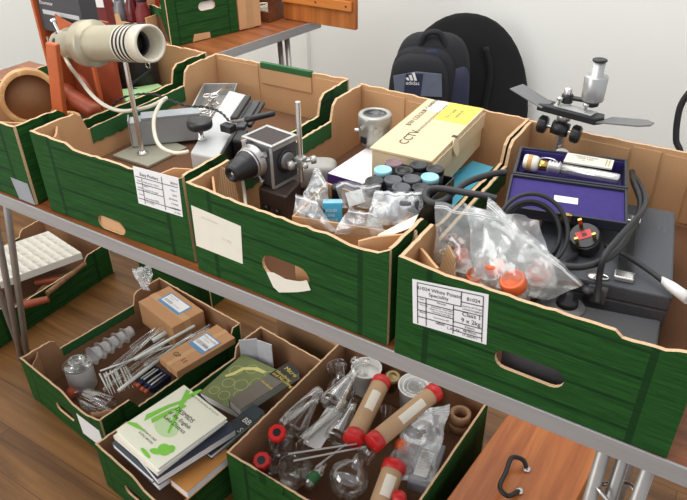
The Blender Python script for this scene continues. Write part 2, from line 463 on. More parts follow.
def tray(label, x, y, z, a, W=.4, D=.57, H=.18, hole=None, back_hole=None, top=None, backtop=None, dip=.045, group='green produce trays', fill=0,
         card=None, corners='01', backfold=None, backflaps=(), name='produce_tray', sidetop=(None, None), notch=.1):
    card = card or CARD
    t = thing(name, label, 'box', (x, y, z), a, group)
    k = .006
    front = rough(top or [(W, H), (.7*W, H-.002), (.3*W, H-.003), (0, H)])
    part('end_panel', MB().plate([(0, 0), (W, 0)]+front, [hole] if hole else [], k, axes((0, 0, 0), (1, 0, 0), (0, 0, 1), (0, -1, 0)), size=(W, H)), [GREEN, card, EDGE], t, True)
    bk = rough(backtop or [(W, H), (.5*W, H-.002), (0, H)])
    part('end_panel', MB().plate([(0, 0), (W, 0)]+bk, [back_hole] if back_hole else [], k, axes((W, D, 0), (-1, 0, 0), (0, 0, 1), (0, 1, 0)), size=(W, H)), [GREEN, card, EDGE], t, True)
    e = .0005; D2 = D-2*k-2*e
    for s in (0, 1):
        st = sidetop[s] or [(D2, H-.001), (D2-notch, H-.001), (D2-notch-.015, H-.012), (D2-notch-.025, H-dip), (notch+.025, H-dip), (notch+.015, H-.012), (notch, H-.001), (0, H-.001)]
        if s == 0: M = axes((0, D-k-e, 0), (0, -1, 0), (0, 0, 1), (-1, 0, 0))
        else: M = axes((W, k+e, 0), (0, 1, 0), (0, 0, 1), (1, 0, 0))
        part('side_panel', MB().plate([(0, .001), (D2, .001)]+rough(st), [], k, M, size=(D2, H)), [GREEN, card, EDGE], t, True)
        # the side's rolled-over rim shows as a green band inside
        xi = k+.0012 if s == 0 else W-k-.0012; sg = 1 if s == 0 else -1
        m = MB(); ya, yb = k+e+notch+.03, D-k-e-notch-.03; n = 26
        lo = [(ya+(yb-ya)*i/n, H-dip-.034+.0022*math.sin(i*2.4)) for i in range(n+1)]
        poly = lo+[(yb, H-dip+.001), (ya, H-dip+.001)]
        m.plate([(q[0], q[1]) for q in (poly if s == 1 else poly)], [], .0012, axes((xi+(.0012 if s == 0 else 0), 0, 0) if s == 0 else (xi, 0, 0), (0, 1, 0), (0, 0, 1), (1, 0, 0)))
        if dip: part('folded_rim', m, GFOLD, t, True)
    part('tray_base', MB().box((k+e, k+e, 0.0005), (W-k-e, D-k-e, .006)), card, t, True)
    if fill: part('packing_board', MB().box((k+.002, k+.002, .0062), (W-k-.002, D-k-.002, fill-.0009)), PACK, t, True)
    for c in corners:
        c = int(c); cx = (k+.002, W-k-.002)[c % 2]; cy = (k+.002, D-k-.002)[c//2]
        sx = (1, -1)[c % 2]; sy = (1, -1)[c//2]; q = .05
        m = MB()
        a1, b1 = V((cx+sx*q, cy, 0)), V((cx, cy+sy*q, 0)); d = (b1-a1).normalized(); n = V((-d.y, d.x, 0))*.002
        zz = max(fill, .008)
        tops = [H-.004-random.uniform(0, .012) for _ in range(4)]
        pts = [a1+(b1-a1)*i/3 for i in range(4)]
        for i in range(3):
            p0, p1 = pts[i], pts[i+1]
            m.hexa([p0-n+V((0, 0, zz)), p1-n+V((0, 0, zz)), p1+n+V((0, 0, zz)), p0+n+V((0, 0, zz)),
                    p0-n+V((0, 0, tops[i])), p1-n+V((0, 0, tops[i+1])), p1+n+V((0, 0, tops[i+1])), p0+n+V((0, 0, tops[i]))])
        part('corner_flap', m, card, t, True)
    for u0, u1, v0, v1 in backflaps: part('overlap_flap', MB().plate(rough([(u0, v0), (u1, v0), (u1-.002, v1), (u0+.001, v1)], .0008), [], .0016, axes((0, D-k-.0008, 0), (1, 0, 0), (0, 0, 1), (0, -1, 0)) @ Matrix.Translation((0, 0, .0016))), [card, card, EDGE], t, True)
    if backfold:
        u0, u1, hh = backfold
        part('folded_flap', MB().box((u0, D-k-.0035, H-hh), (u1, D-k-.0008, H-.012)), card, t, True, bevel=.0006)
        part('folded_rim', MB().box((u0, D-k-.004, H-.012), (u1, D+.001, H+.003)), GFOLD, t, True, bevel=.001)
    return t
def sticker(t, quad, lines=(), texts=(), m=None, label='white paper label'):
    """paper label on the front panel; quad in the tray's x,z"""
    Q = [(x, -.0006, z) for x, z in quad]
    p = part('paper_label', sheet(Q, .0005), m or PAPER, t, True, label=label)
    if texts or lines: quad_prints(p, lift(Q, .0001), texts, lines, local=True)
    return p

PACK = mat_card('dark packing board', (112, 80, 58))
FLUTE = mat_flute()
# the row on the table
tray0 = tray('green tray at the left end of the row with grey tape on it', -1.15, .018, TOP+.0018, -.01, group='green trays along the table', hole=None, fill=.03)
part('duct_tape', MB().plate([(.345, .0005), (.399, .0005), (.393, .05), (.335, .05)], [], .001, axes((0, -.0012, 0), (1, 0, 0), (0, 0, 1), (0, -1, 0))), mat('duct tape', (150, 152, 156), .5), tray0, True)
tray1 = tray('green tray holding the beige lamp with a printed label at its right end', -.705, .0185, TOP+.0018, .0232, group='green trays along the table',
             hole=slot(.185, .0175, .075, .031, tilt=0), fill=.064, backfold=(.15, .30, .05), backflaps=[(.012, .142, .07, .172), (.308, .385, .07, .17)],
             top=[(.4, .178), (.385, .17), (.36, .168), (.33, .163), (.12, .166), (.1, .176), (0, .18)])
sticker(tray1, [(.282, .172), (.392, .176), (.388, .096), (.278, .094)], texts=[('Easy Peelers', .14, .2, .085), ('B0014', .97, .2, .06, 'r'),
    ('Class', .05, .37, .045), ('Origin', .05, .55, .045), ('Count', .05, .73, .045), ('Clementine / Nova', .2, .37, .045), ('Spain', .2, .47, .045), ('Supplier of origin', .2, .57, .045),
    ('pre packed 600g', .2, .8, .045), ('18 x 600g', .2, .9, .045), ('Class 1', .93, .38, .05, 'r'), ('Spain', .93, .5, .05, 'r'), ('60/70mm', .93, .62, .05, 'r'), ('0 74/04', .93, .74, .05, 'r'), ('117 209701', .96, .86, .05, 'r'), ('21 Dec', .96, .95, .045, 'r')],
    lines=[(.03, .25, .97, .25), (.63, .08, .63, .95), (.17, .27, .17, .95), (.03, .42, .62, .42), (.03, .6, .62, .6), (.03, .84, .97, .84)])
part('torn_flap', MB().plate([(.148, .003), (.222, .003), (.22, .012), (.205, .026), (.152, .03)], [], .003, axes((0, .004, 0), (1, 0, 0), (0, 0, 1), (0, -1, 0))), CARD, tray1, True)
tray2 = tray('green tray with a large blank cream label on its front', -.2856, .0162, TOP+.0018, -.0116, group='green trays along the table',
             hole=slot(.205, .07, .098, .042, tilt=-.03), fill=.04, backflaps=[(.012, .12, .05, .17), (.125, .3, .05, .165)], top=[(.4, .18), (.38, .168), (.33, .164), (.3, .17), (.12, .172), (.06, .176), (0, .18)])
sticker(tray2, [(.006, .137), (.117, .130), (.112, .052), (.004, .053)], m=CREAM, label='large cream label with faded print',
        texts=[('White Potatoes', .2, .2, .05), ('9 x 2kg', .6, .55, .06)], lines=())
for o in bpy.data.objects:
    if o.parent and o.parent.parent == tray2 and o.name.startswith('printed_text'): o.data.materials[0] = mat('faded ink', (206, 196, 184), .7)
part('torn_paper_flap', MB().plate(rough([(.166, .056), (.18, .06), (.205, .056), (.235, .063), (.25, .071), (.257, .054), (.222, .036), (.19, .023), (.178, .03)], .001), [], .001, axes((0, -.0025, 0), (1, 0, 0), (0, 0, 1), (0, -1, .0))), CREAM, tray2, True)
for cx in ((.03, .046, .6, 1), (.372, .04, -.7, .6)):
    m = MB(); M = rz((cx[0], cx[1], 0), cx[2])
    m.plate(rough([(x_*cx[3], z_) for x_, z_ in ((-.025, .05), (.026, .05), (.03, .12), (.02, .165), (0, .176), (-.02, .172))], .002), [], .005, M @ axes((0, 0, 0), (1, 0, 0), (0, .25, 1), (0, -1, .25)))
    part('inner_flap', m, FLUTE, tray2, True)
tray3 = tray('green tray at the right end of the row with a class 1 potato label', .132, .0041, TOP+.0018, .0142, group='green trays along the table',
             hole=slot(.206, .064, .098, .033, tilt=-.02), corners='0', fill=.034, backflaps=[(.05, .2, .04, .166), (.203, .255, .04, .172), (.259, .31, .04, .17), (.314, .39, .04, .172)], top=[(.4, .178), (.36, .166), (.31, .164), (.3, .172), (.15, .172), (.06, .174), (0, .18)])
sticker(tray3, [(.024, .150), (.137, .1655), (.143, .080), (.050, .0705), (.029, .079)][:2]+[(.143, .080), (.029, .0715)], texts=[
    ('B1024 White Potato', .36, .19, .075, 'c'), ('Speciality', .36, .29, .075, 'c'), ('B1024', .9, .2, .07, 'r'), ('Country of Origin', .93, .34, .04, 'r'), ('United Kingdom', .93, .4, .04, 'r'),
    ('Class 1', .79, .53, .09, 'c'), ('9 x 2kg', .79, .66, .09, 'c'), ('Expert', .78, .77, .05, 'c'), ('48/70mm', .78, .86, .05, 'c'), ('17 2003971', .78, .95, .045, 'c'),
    ('Size', .1, .41, .04), ('Variety', .1, .53, .04), ('Batch', .1, .7, .04), ('Marabel', .4, .41, .04, 'c'), ('18000', .38, .86, .055, 'c'), ('L,01 01', .56, .9, .06, 'c'),
    ('packed for retail sale', .4, .52, .035, 'c'), ('keep in a cool dry place', .4, .57, .035, 'c'), ('and away from light', .4, .62, .035, 'c'), ('store below 8C', .4, .74, .035, 'c')],
    lines=[(.07, .05, .94, .05), (.07, .05, .07, .97), (.94, .05, .94, .97), (.07, .35, .66, .35), (.66, .05, .66, .35), (.66, .25, .94, .25), (.56, .44, .94, .44), (.56, .35, .56, .97), (.19, .35, .19, .97), (.56, .7, .94, .7), (.56, .8, .94, .8), (.56, .89, .94, .89), (.07, .47, .56, .47), (.07, .65, .56, .65), (.07, .8, .56, .8)])
m = MB(); m.plate(rough([(.0, .04), (.05, .04), (.05, .11), (.03, .155), (.01, .165)], .002), [], .004, rz((.014, .06, 0), -.5) @ axes((0, .0, 0), (1, 0, 0), (0, .2, 1), (0, -1, .2)))
part('inner_flap', m, FLUTE, tray3, True)

# trays on the floor
FZ = .0012
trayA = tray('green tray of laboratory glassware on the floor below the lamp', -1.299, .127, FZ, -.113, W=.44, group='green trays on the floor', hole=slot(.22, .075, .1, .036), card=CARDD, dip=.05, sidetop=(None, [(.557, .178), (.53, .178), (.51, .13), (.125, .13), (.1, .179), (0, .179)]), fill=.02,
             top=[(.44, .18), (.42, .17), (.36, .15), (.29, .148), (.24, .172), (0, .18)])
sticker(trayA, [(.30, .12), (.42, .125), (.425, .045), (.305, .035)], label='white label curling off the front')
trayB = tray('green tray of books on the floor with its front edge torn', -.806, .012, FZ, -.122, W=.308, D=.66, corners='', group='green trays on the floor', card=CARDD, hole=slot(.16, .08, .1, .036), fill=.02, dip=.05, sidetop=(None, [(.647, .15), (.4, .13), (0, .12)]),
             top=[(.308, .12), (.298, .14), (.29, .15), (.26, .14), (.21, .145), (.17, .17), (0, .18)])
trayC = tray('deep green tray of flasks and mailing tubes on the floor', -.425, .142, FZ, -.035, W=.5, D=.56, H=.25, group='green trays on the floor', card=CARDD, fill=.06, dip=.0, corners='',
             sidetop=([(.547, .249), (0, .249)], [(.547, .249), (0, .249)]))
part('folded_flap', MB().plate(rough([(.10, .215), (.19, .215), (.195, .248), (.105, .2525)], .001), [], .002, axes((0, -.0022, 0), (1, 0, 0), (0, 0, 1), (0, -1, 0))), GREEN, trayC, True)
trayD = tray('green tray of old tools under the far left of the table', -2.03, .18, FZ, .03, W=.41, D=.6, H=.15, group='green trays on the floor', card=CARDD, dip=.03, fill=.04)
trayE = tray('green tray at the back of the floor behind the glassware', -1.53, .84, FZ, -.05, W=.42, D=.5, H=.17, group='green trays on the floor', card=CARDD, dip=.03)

# ---------------------------------------------------------------- far-left tray, back table and wall
def hoop(name, label, c, axis, r, w, t, m, disc=None):
    th = thing(name, label, 'sieve', (c[0], c[1], c[2]-r))
    M = fr(c, axis)
    part('rim', MB().lathe([(r-t, -w/2), (r, -w/2), (r, w/2), (r-t, w/2), (r-t, -w/2)], M, 40), m, th, bevel=.001)
    if disc: part('mesh_disc', MB().lathe([(0, -.004), (r-t-.0005, -.004), (r-t-.0005, -.001), (0, -.001)], M, 40), disc, th)
    return th
WOODL = mat_wood('pale bent wood', (186, 138, 84), (220, 178, 124), 'x', 1, .5)
SIEVE = mat('brown gauze', (142, 102, 70), .8, var=.2, scale=(300, 300, 300))
hoop('wooden_sieve', 'round wooden sieve standing on edge in the far left tray', (-0.993,0.227,1.100), (.86, -.5, .12), .068, .036, .012, WOODL, SIEVE)
hoop('wooden_hoop', 'small flat wooden hoop lying against the corner of the far left tray', (-0.854,0.206,1.070), (0.1, -.1, 1), .035, .014, .008, WOODL)
# brass edged gauge in a leather case
a, b = (-1.044,0.330,1.149), (-0.861,0.330,1.179)
th = thing('gauge_case', 'dark gauge in an upright orange leather case behind the beige lamp', 'instrument case', ((a[0]+b[0])/2, .36, TOP+.032))
x0, x1 = a[0], b[0]; zb = TOP+.032; zt = (-0.933,0.330,1.339)[2]; zm = (-0.964,0.330,1.254)[2]
part('gauge_body', MB().box((x0+.006, .332, zm-.03), (x1-.02, .38, zt)), DKGREY, th, bevel=.003)
part('leather_side', MB().box((x0-.004, .322, zb), (x0+.005, .385, zt+.004)), LEATHER, th, bevel=.002)
part('leather_back', MB().box((x0+.006, .382, zb), (x1-.002, .392, zm)), DLEATHER, th, bevel=.002)
part('leather_side', MB().box((x1-.014, .322, zb), (x1-.003, .33, zm-.07)), LEATHER, th, bevel=.002)
f0, f1 = (-0.961,0.320,1.275), (-0.886,0.320,1.248)
part('leather_flap', MB().prism([(f0[0], f0[2]), (f0[0]+.004, f1[2]-.03), (f1[0], f1[2]), (f1[0], f0[2]-.02), (f0[0]+.02, f0[2]-.008)], 0, .004, 0, axes((0, .322, 0), (1, 0, 0), (0, 0, 1), (0, -1, 0))), LEATHER, th)
q = [(x0+.012, .3315, (-0.947,0.330,1.300)[2]), (x1-.024, .3315, (-0.947,0.330,1.300)[2]), (x1-.024, .3315, (-0.953,0.330,1.283)[2]), (x0+.012, .3315, (-0.953,0.330,1.283)[2])]
quad_prints(th, q, [('Elcometer', .04, .62, .5)], ink=PAPER)
q = [(x0+.022, .3312, (-0.956,0.330,1.276)[2]), (x1-.03, .3312, (-0.956,0.330,1.276)[2]), (x1-.03, .3312, (-0.959,0.330,1.266)[2]), (x0+.022, .3312, (-0.959,0.330,1.266)[2])]
part('dial_window', sheet(q), LTGREY, th)
part('strap', MB().tube(spline([(-0.962,0.318,1.175), (-0.936,0.312,1.147), (-0.898,0.312,1.128), (-0.874,0.312,1.093)], 6), .005, 6), DLEATHER, th)
part('steel_strip', MB().box((x0+.03, .318, zb), (x0+.034, .322, zm-.04)), STEEL, th)
m = MB(); a = (-0.792,0.160,1.273); b = (-0.758,0.160,1.278)

e0, e1 = (-0.857,0.160,1.093), (-0.814,0.160,1.102); zt_ = (-0.781,0.160,1.274)[2]
m.hexa([(e0[0], .16, TOP+.032), (e1[0], .16, TOP+.032), (e1[0], .172, TOP+.032), (e0[0], .172, TOP+.032), (a[0], .16, zt_), (b[0], .16, zt_), (b[0], .172, zt_), (a[0], .172, zt_)])
o = thing('leather_case', 'tall square orange leather tube case standing beside the wooden sieve', 'case', ((a[0]+b[0])/2, .166, TOP+.032))
part('case_body', m, LEATHER, o, bevel=.003)
part('case_stud', MB().pillow((.004, .003, .004), 1, Matrix.Translation((e0[0]+.012, .159, TOP+.06))), BRASS, o)
a, b = V((-0.987,0.309,1.085)), V((-0.851,0.293,1.060))
o = thing('leather_pouch', 'red brown leather roll lying between the tall case and the green tray wall', 'pouch', (a+b)/2-V((0, 0, .02)))
part('pouch_body', MB().lathe([(0, 0), (.014, .001), (.019, .008), (.021, .06), (.02, (b-a).length-.01), (.015, (b-a).length), (0, (b-a).length+.002)], fr(a, b-a), 20), DLEATHER, o)
part('pouch_flap', MB().lathe([(.0205, .0), (.0225, .004), (.0225, .03), (.0205, .034)], fr(a, b-a), 20), DLEATHER, o)
def slab(name, label, cat, c, size, rot, m, bevel=.003, extra=None, group=None):
    th = thing(name, label, cat, c, 0, group)
    M = Matrix.Translation(V(c)) @ Matrix.Rotation(rot[2], 4, 'Z') @ Matrix.Rotation(rot[1], 4, 'Y') @ Matrix.Rotation(rot[0], 4, 'X')
    s = size
    part(name.split('_')[-1]+'_body', MB().box((-s[0]/2, -s[1]/2, 0), (s[0]/2, s[1]/2, s[2]), 0, M), m, th, bevel=bevel)
    if extra: extra(th, M)
    return th
def mar(th, M):
    part('flap', MB().box((-.048, -.0185, .07), (.048, -.0155, .127), 0, M), MAROON, th, bevel=.001)
    part('buckle', MB().box((-.006, -.021, .064), (.006, -.0187, .074), 0, M), BRASS, th, bevel=.001)
slab('leather_case', 'flat maroon leather case leaning under the beige lamp', 'case', V((-1.010,0.471,1.012))+V((-.035, -.01, .02)), (.095, .03, .128), (0, .36, .5), MAROON, extra=mar)
slab('leather_case', 'maroon case with a white tag seen above the beige lamp', 'case', (-1.243,0.661,1.000), (.09, .045, .215), (0, 0, .4), MAROON,
     extra=lambda th, M: part('paper_tag', MB().box((.01, -.025, .19), (.04, -.0232, .213), 0, M), PAPER, th))
# black case with strap
c = V((-0.959,0.556,1.012))+V((.012, -.03, 0))
o = thing('camera_bag', 'black leather camera case with a strap behind the lamp rod', 'bag', c)
part('bag_body', MB().lathe([(0, 0), (.05, 0), (.056, .008), (.056, .12), (.05, .135), (.044, .14), (.044, .165), (.036, .178), (0, .18)], rz(c, .3) @ Matrix.Diagonal((1, .8, 1, 1)), 28), BLEATHER, o)
part('bag_lid', MB().lathe([(.0445, .14), (.047, .142), (.047, .162), (.0445, .164)], rz(c, .3) @ Matrix.Diagonal((1, .8, 1, 1)), 28), GREYC, o)
part('strap', MB().tube(spline([V(c)+V(q) for q in ((.058, .0, .13), (.064, -.01, .09), (.03, -.062, .05), (.062, -.03, .03), (.05, -.04, .012))], 6), .0035, 6), BLACK, o)
part('buckle', MB().tube([V(c)+V((.062+.008*math.cos(a), -.02, .10+.008*math.sin(a))) for a in [i*PI/6 for i in range(12)]], .0014, 6, closed=True), CHROME, o)
c = V((-1.045,0.623,1.170))
o = thing('binoculars', 'black eyepiece tops beside the camera case above the lamp', 'binoculars', V(c)-V((0, 0, .171)))
for d in (-.013, .016):
    part('eyepiece', MB().lathe([(0, -.171), (.012, -.171), (.012, -.02), (.014, -.018), (.014, 0), (.011, .001), (.011, -.004), (0, -.004)], Matrix.Translation(c+V((d, d*.6, 0))), 16), BLACK, o)
q = [(-0.965,0.439,1.045), (-0.911,0.524,1.045), (-0.824,0.497,1.045), (-0.874,0.377,1.045)]
q = [V(p) for p in q]; q = [p if p.x < -.775 else V((-.775, p.y, p.z)) for p in q]
m = MB(); dn = V((0, 0, TOP+.0325-1.045)); m.hexa([q[3]+dn, q[2]+dn, q[1]+dn, q[0]+dn, q[3], q[2], q[1], q[0]])
solo('card_box', m, mat('pale green card', (160, 198, 140), .6), 'pale green card box lying low in the far left tray', 'box', bevel=.002)

# back table
p0, p1 = V((-1.303,0.998,0.968)), V((-1.227,1.273,0.968))
d = p1-p0; L = d.length
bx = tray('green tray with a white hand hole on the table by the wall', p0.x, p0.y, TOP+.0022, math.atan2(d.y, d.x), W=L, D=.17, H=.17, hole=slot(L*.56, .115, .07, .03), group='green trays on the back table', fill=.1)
part('added_white_plate', MB().box((L*.56-.045, .0065, .09), (L*.56+.045, .009, .14)), WHITEP, bx, True)  # added white plate stands in for the bright light inside the hand hole
part('torn_flap', MB().plate([(L*.30, .001), (L*.56, .001), (L*.56, .022), (L*.33, .026)], [], .002, axes((0, -.001, 0), (1, 0, 0), (0, 0, 1), (0, -1, 0))), CARD, bx, True)
n = V((-d.y, d.x, 0)).normalized()
pa = p0+d*.35+n*.12; solo('folder', MB().box((-.06, -.05, .105), (.06, .05, .2), 0, axes(pa, d.normalized(), n, (0, 0, 1))), RED, 'bright red folder in the tray on the back table', 'folder', bevel=.002)
q0 = p1+d.normalized()*.006
o = thing('cardboard_box', 'plain brown carton beside the green tray on the back table', 'box', q0+V((0, 0, 0)), math.atan2(d.y, d.x))
part('carton_body', MB().box((0, 0, .0015), (.10, .2, .2)), CARD, o, True, bevel=.002)
part('packing_tape', MB().box((.035, -.0006, .0015), (.065, .2006, .2006)), mat('parcel tape', (188, 150, 108), .3), o, True)
a, b = V((-1.184,1.500,0.963)), V((-0.852,1.500,0.966))
CASEW = mat_wood('orange brown veneer', (150, 82, 34), (196, 120, 56), 'z', .8, .35)
RAILW = mat_wood('varnished batten', (190, 112, 48), (214, 138, 68), 'x', .8, .3)
z0 = b.z; o = thing('wooden_board', 'orange brown wooden board with a screwed batten standing at the end of the back table', 'board', (a.x, 1.50, TOP+.002))
part('board_panel', MB().box((a.x, 1.50, TOP+.002), (b.x, 1.52, TOP+.26)), CASEW, o, bevel=.002)
t0, t1 = (-1.161,1.490,1.052), (-0.860,1.490,1.036)
part('batten', MB().box((a.x+.004, 1.488, t1[2]), (b.x-.012, 1.4995, t1[2]+.035)), RAILW, o, bevel=.002)
for k in (.08, .5, .93): part('screw', MB().lathe([(.004, 0), (.0035, .0012), (0, .0014)], axes((a.x+.004+(b.x-a.x-.016)*k, 1.488, t1[2]+.017), (1, 0, 0), (0, 0, 1), (0, -1, 0)), 12), BLACK, o)
c = V((a.x-.10, 0, 0)); DKW = mat_wood('dark brown wood', (84, 50, 32), (128, 78, 48), 'x', 1, .45)
o = thing('wooden_tray', 'dark wooden open box with white leads beside the orange brown board', 'box', (c.x, 1.49, TOP+.002))
part('tray_floor', MB().box((c.x-.1, 1.425, TOP+.002), (c.x+.085, 1.565, TOP+.012)), DKW, o)
for lo, hi in (((c.x-.1, 1.425, TOP+.0125), (c.x+.085, 1.435, TOP+.04)), ((c.x-.1, 1.555, TOP+.0125), (c.x+.085, 1.565, TOP+.11)), ((c.x-.1, 1.4355, TOP+.0125), (c.x-.09, 1.5545, TOP+.11)), ((c.x+.075, 1.4355, TOP+.0125), (c.x+.085, 1.5545, TOP+.11))):
    part('tray_wall', MB().box(lo, hi), DKW, o)
m = MB().tube([(c.x+.0+(.05-.004*k/9)*math.cos(k*.55), 1.495+.038*math.sin(k*.55), TOP+.017+.0005*k) for k in range(60)], .0042, 6)
solo('cable', m, CABLEW, 'white coiled lead in the dark wooden box on the back table', 'cable')
# brown carton with red topped bottles behind the lamp
a, b = V((-1.548,0.852,1.100)), V((-1.233,0.871,1.100))
a, b = V((-1.72, 1.02, 0)), V((-1.37, .98, 0))
a2, b2 = V((-1.701,0.952,1.060)), V((-1.388,0.972,1.060)); ang = math.atan2(b2.y-a2.y, b2.x-a2.x)
o = thing('cardboard_box', 'low brown carton of dark red bottles beyond the lamp', 'box', (a2.x, a2.y, TOP+.002), ang)
WL = (b2-a2).length; hh = 1.06-TOP
part('carton_wall', MB().plate([(0, 0), (WL, 0)]+rough([(WL, hh-.02-.002), (.62*WL, hh-.025), (.6*WL, hh), (0, hh-.004)]), [], .005, axes((0, 0, 0), (1, 0, 0), (0, 0, 1), (0, -1, 0))), [CARD, CARD, EDGE], o, True)
part('carton_wall', MB().box((0, .075, 0), (WL, .08, hh)), CARD, o, True)
part('carton_wall', MB().box((0, .0055, 0), (.005, .0745, hh)), CARD, o, True)
part('carton_wall', MB().box((WL-.005, .0055, 0), (WL, .0745, hh)), CARD, o, True)
part('carton_base', MB().box((.006, .0055, 0), (WL-.006, .0745, .004)), CARD, o, True)
DKRED = mat('dark red glass', (92, 22, 24), .2, var=.2); 
for k, (u, v, s, mm, ml, lb) in enumerate(((.1, .042, 1, DKRED, DKRED, 'dark red bottle nearest the gauge in the far carton'), (.31, .04, 1.05, DKRED, BRASS, 'dark red bottle with a yellow metal cap in the far carton'),
        (.52, .04, .95, MIDGREY, STEEL, 'grey capped jar in the middle of the far carton'), (.71, .041, 1.08, DKRED, DKRED, 'dark red bottle next to the grey jar in the far carton'), (.86, .04, .98, MAROON, BLACK, 'black capped bottle at the green end of the far carton'))):
    p = V((a2.x, a2.y, TOP+.0065))+Matrix.Rotation(ang, 3, 'Z') @ V((u*WL, v, 0))
    jr = thing('bottle', lb, 'bottle', p, 0, 'bottles in the far carton')
    part('bottle_body', MB().lathe([(0, 0), (.026, 0), (.028, .006), (.028, .1*s), (.018, .125*s), (.018, .14*s), (0, .14*s)], Matrix.Translation(p), 18), mm, jr)
    part('bottle_cap', MB().lathe([(.021, .1405*s), (.021, .162*s), (.018, .166*s), (0, .166*s)], Matrix.Translation(p), 18), ml, jr)

# chair, backpack and hose by the wall
c = V((-0.558,1.860,0.634)); fa = math.radians(31)
ch = thing('chair', 'black chair with a wide rounded back draped with a coat by the wall', 'chair', (c.x, 1.86, 0), fa)
COAT = mat('black wool coat', (20, 20, 22), .9, var=.4, scale=(25, 25, 25), bump=.6)
ctr = .50; topz = (-0.547,1.860,0.983)[2]
m = MB(); m.pillow((.30, .045, topz-ctr), .85, Matrix.Translation((.0, .03, ctr)), 40, 24, 0, .95)
for v in m.b.verts: v.co.y += .008*noise.noise(v.co*9)
part('coat', m, COAT, ch, True)
m = MB(); m.tube(spline([(.08, -.02, .86), (.11, -.024, .75), (.10, -.024, .6), (.11, -.024, .48)], 6), .012, 8); part('coat_fold', m, COAT, ch, True)
part('seat', MB().pillow((.24, .22, .035), .5, Matrix.Translation((0, -.22, .42))), BLEATHER, ch, True)
for sx in (-.19, .19):
    part('leg', MB().cyl((sx, -.38, .002), (sx, -.37, .39), .012), TUBE, ch, True)
    part('leg', MB().cyl((sx, .02, .002), (sx, .0, .39), .012), TUBE, ch, True)
c = V((-0.632,1.700,0.693)); fb = math.radians(24)
zt = (-0.606,1.700,0.948)[2]; zseat = .457
BP = mat('black pack fabric', (26, 26, 30), .75, var=.3, scale=(120, 120, 120), bump=.2); BPN = mat('navy pack fabric', (38, 42, 66), .7, var=.2); BPG = mat('slate pack fabric', (98, 106, 122), .7, var=.15)
bp = thing('backpack', 'black and slate backpack leaning on the chair by the wall', 'backpack', (c.x, 1.70, zseat), fb)
h = (zt-zseat)
part('pack_body', MB().pillow((.15, .058, h/2), .55, Matrix.Translation((.01, -.015, h/2)), 36, 22, 0, .6), BP, bp, True)
part('side_panel', MB().pillow((.05, .055, h*.38), .55, Matrix.Translation((.112, -.035, h*.40)), 24, 18, 0, .6), BPN, bp, True)
pk = part('front_pocket', MB().pillow((.118, .045, h*.43), .5, Matrix.Translation((-.035, -.085, h*.45)), 32, 20, 0, .62), BP, bp, True)
part('front_pocket', MB().pillow((.132, .05, h*.46), .55, Matrix.Translation((-.02, -.05, h*.46)), 32, 20, 0, .6), BP, bp, True)
zc = (-0.705,1.700,0.800)[2]-zseat
def onp(u, v): return (-.045+u, -.1335+.0, zc+v)
part('slate_panel', MB().prism([(-.078, -.06), (.102, -.06), (.094, .03), (.0, .036), (-.088, .016)], 0, .004, 0, axes(onp(0, -.002), (1, 0, 0), (0, 0, 1), (0, -1, 0))), BPG, pk, True, bevel=.0015)
part('navy_panel', MB().prism([(-.045, -.06), (.02, -.06), (.026, .03), (-.04, .027)], 0, .0055, 0, axes(onp(0, -.002), (1, 0, 0), (0, 0, 1), (0, -1, 0))), BPN, pk, True, bevel=.001)
for nm, bars in (('logo_bars', True),):
    for k in range(3):
        x = -.034+k*.014; h1 = .012+.010*k
        part('logo_bar', MB().prism([(x, .0), (x+.0095, .0), (x+.0095-.006-.004*k*.6, h1), (x-.006-.004*k*.6+.0, h1-.003)], 0, .001, 0, axes(onp(0, 0)[:1]+(-.1395,)+onp(0, 0)[2:], (1, 0, 0), (0, 0, 1), (0, -1, 0))), PAPER, pk, True)
o1 = onp(0, 0); yv = -.1392
quad_prints(pk, [(o1[0]-.041, yv, o1[2]-.003), (o1[0]+.014, yv, o1[2]-.003), (o1[0]+.014, yv, o1[2]-.022), (o1[0]-.041, yv, o1[2]-.022)], [('adidas', .04, .72, .8)], ink=PAPER, local=True)
part('top_loop', MB().tube(spline([(-.04, -.05, h-.05), (-.02, -.06, h+.004), (.03, -.055, h+.008), (.06, -.05, h-.05)], 8), .012, 8), BP, bp, True)
part('mesh_pocket', MB().pillow((.03, .012, .03), .7, Matrix.Translation((.008, -.075, h-.075))), BPN, bp, True)
for p in ((-.115, -.07, h*.72), (.055, -.098, h*.66), (-.14, -.09, h*.40)): part('zip_pull', MB().pillow((.008, .004, .013), .7, Matrix.Translation(p)), STEEL, bp, True)
solo('hose', MB().tube(spline([(.44,1.75,.013), (.43,1.75,.35), (.40,1.75,.62), (0.324,1.750,0.890), (0.300,1.750,0.865), (0.284,1.750,0.816), (0.286,1.750,0.755), (0.298,1.750,0.692), (0.323,1.750,0.602), (.235,1.75,.3), (.24,1.75,.013)], 8), .011, 10), RUBBER, 'thick black hose curving down in front of the wall', 'hose')

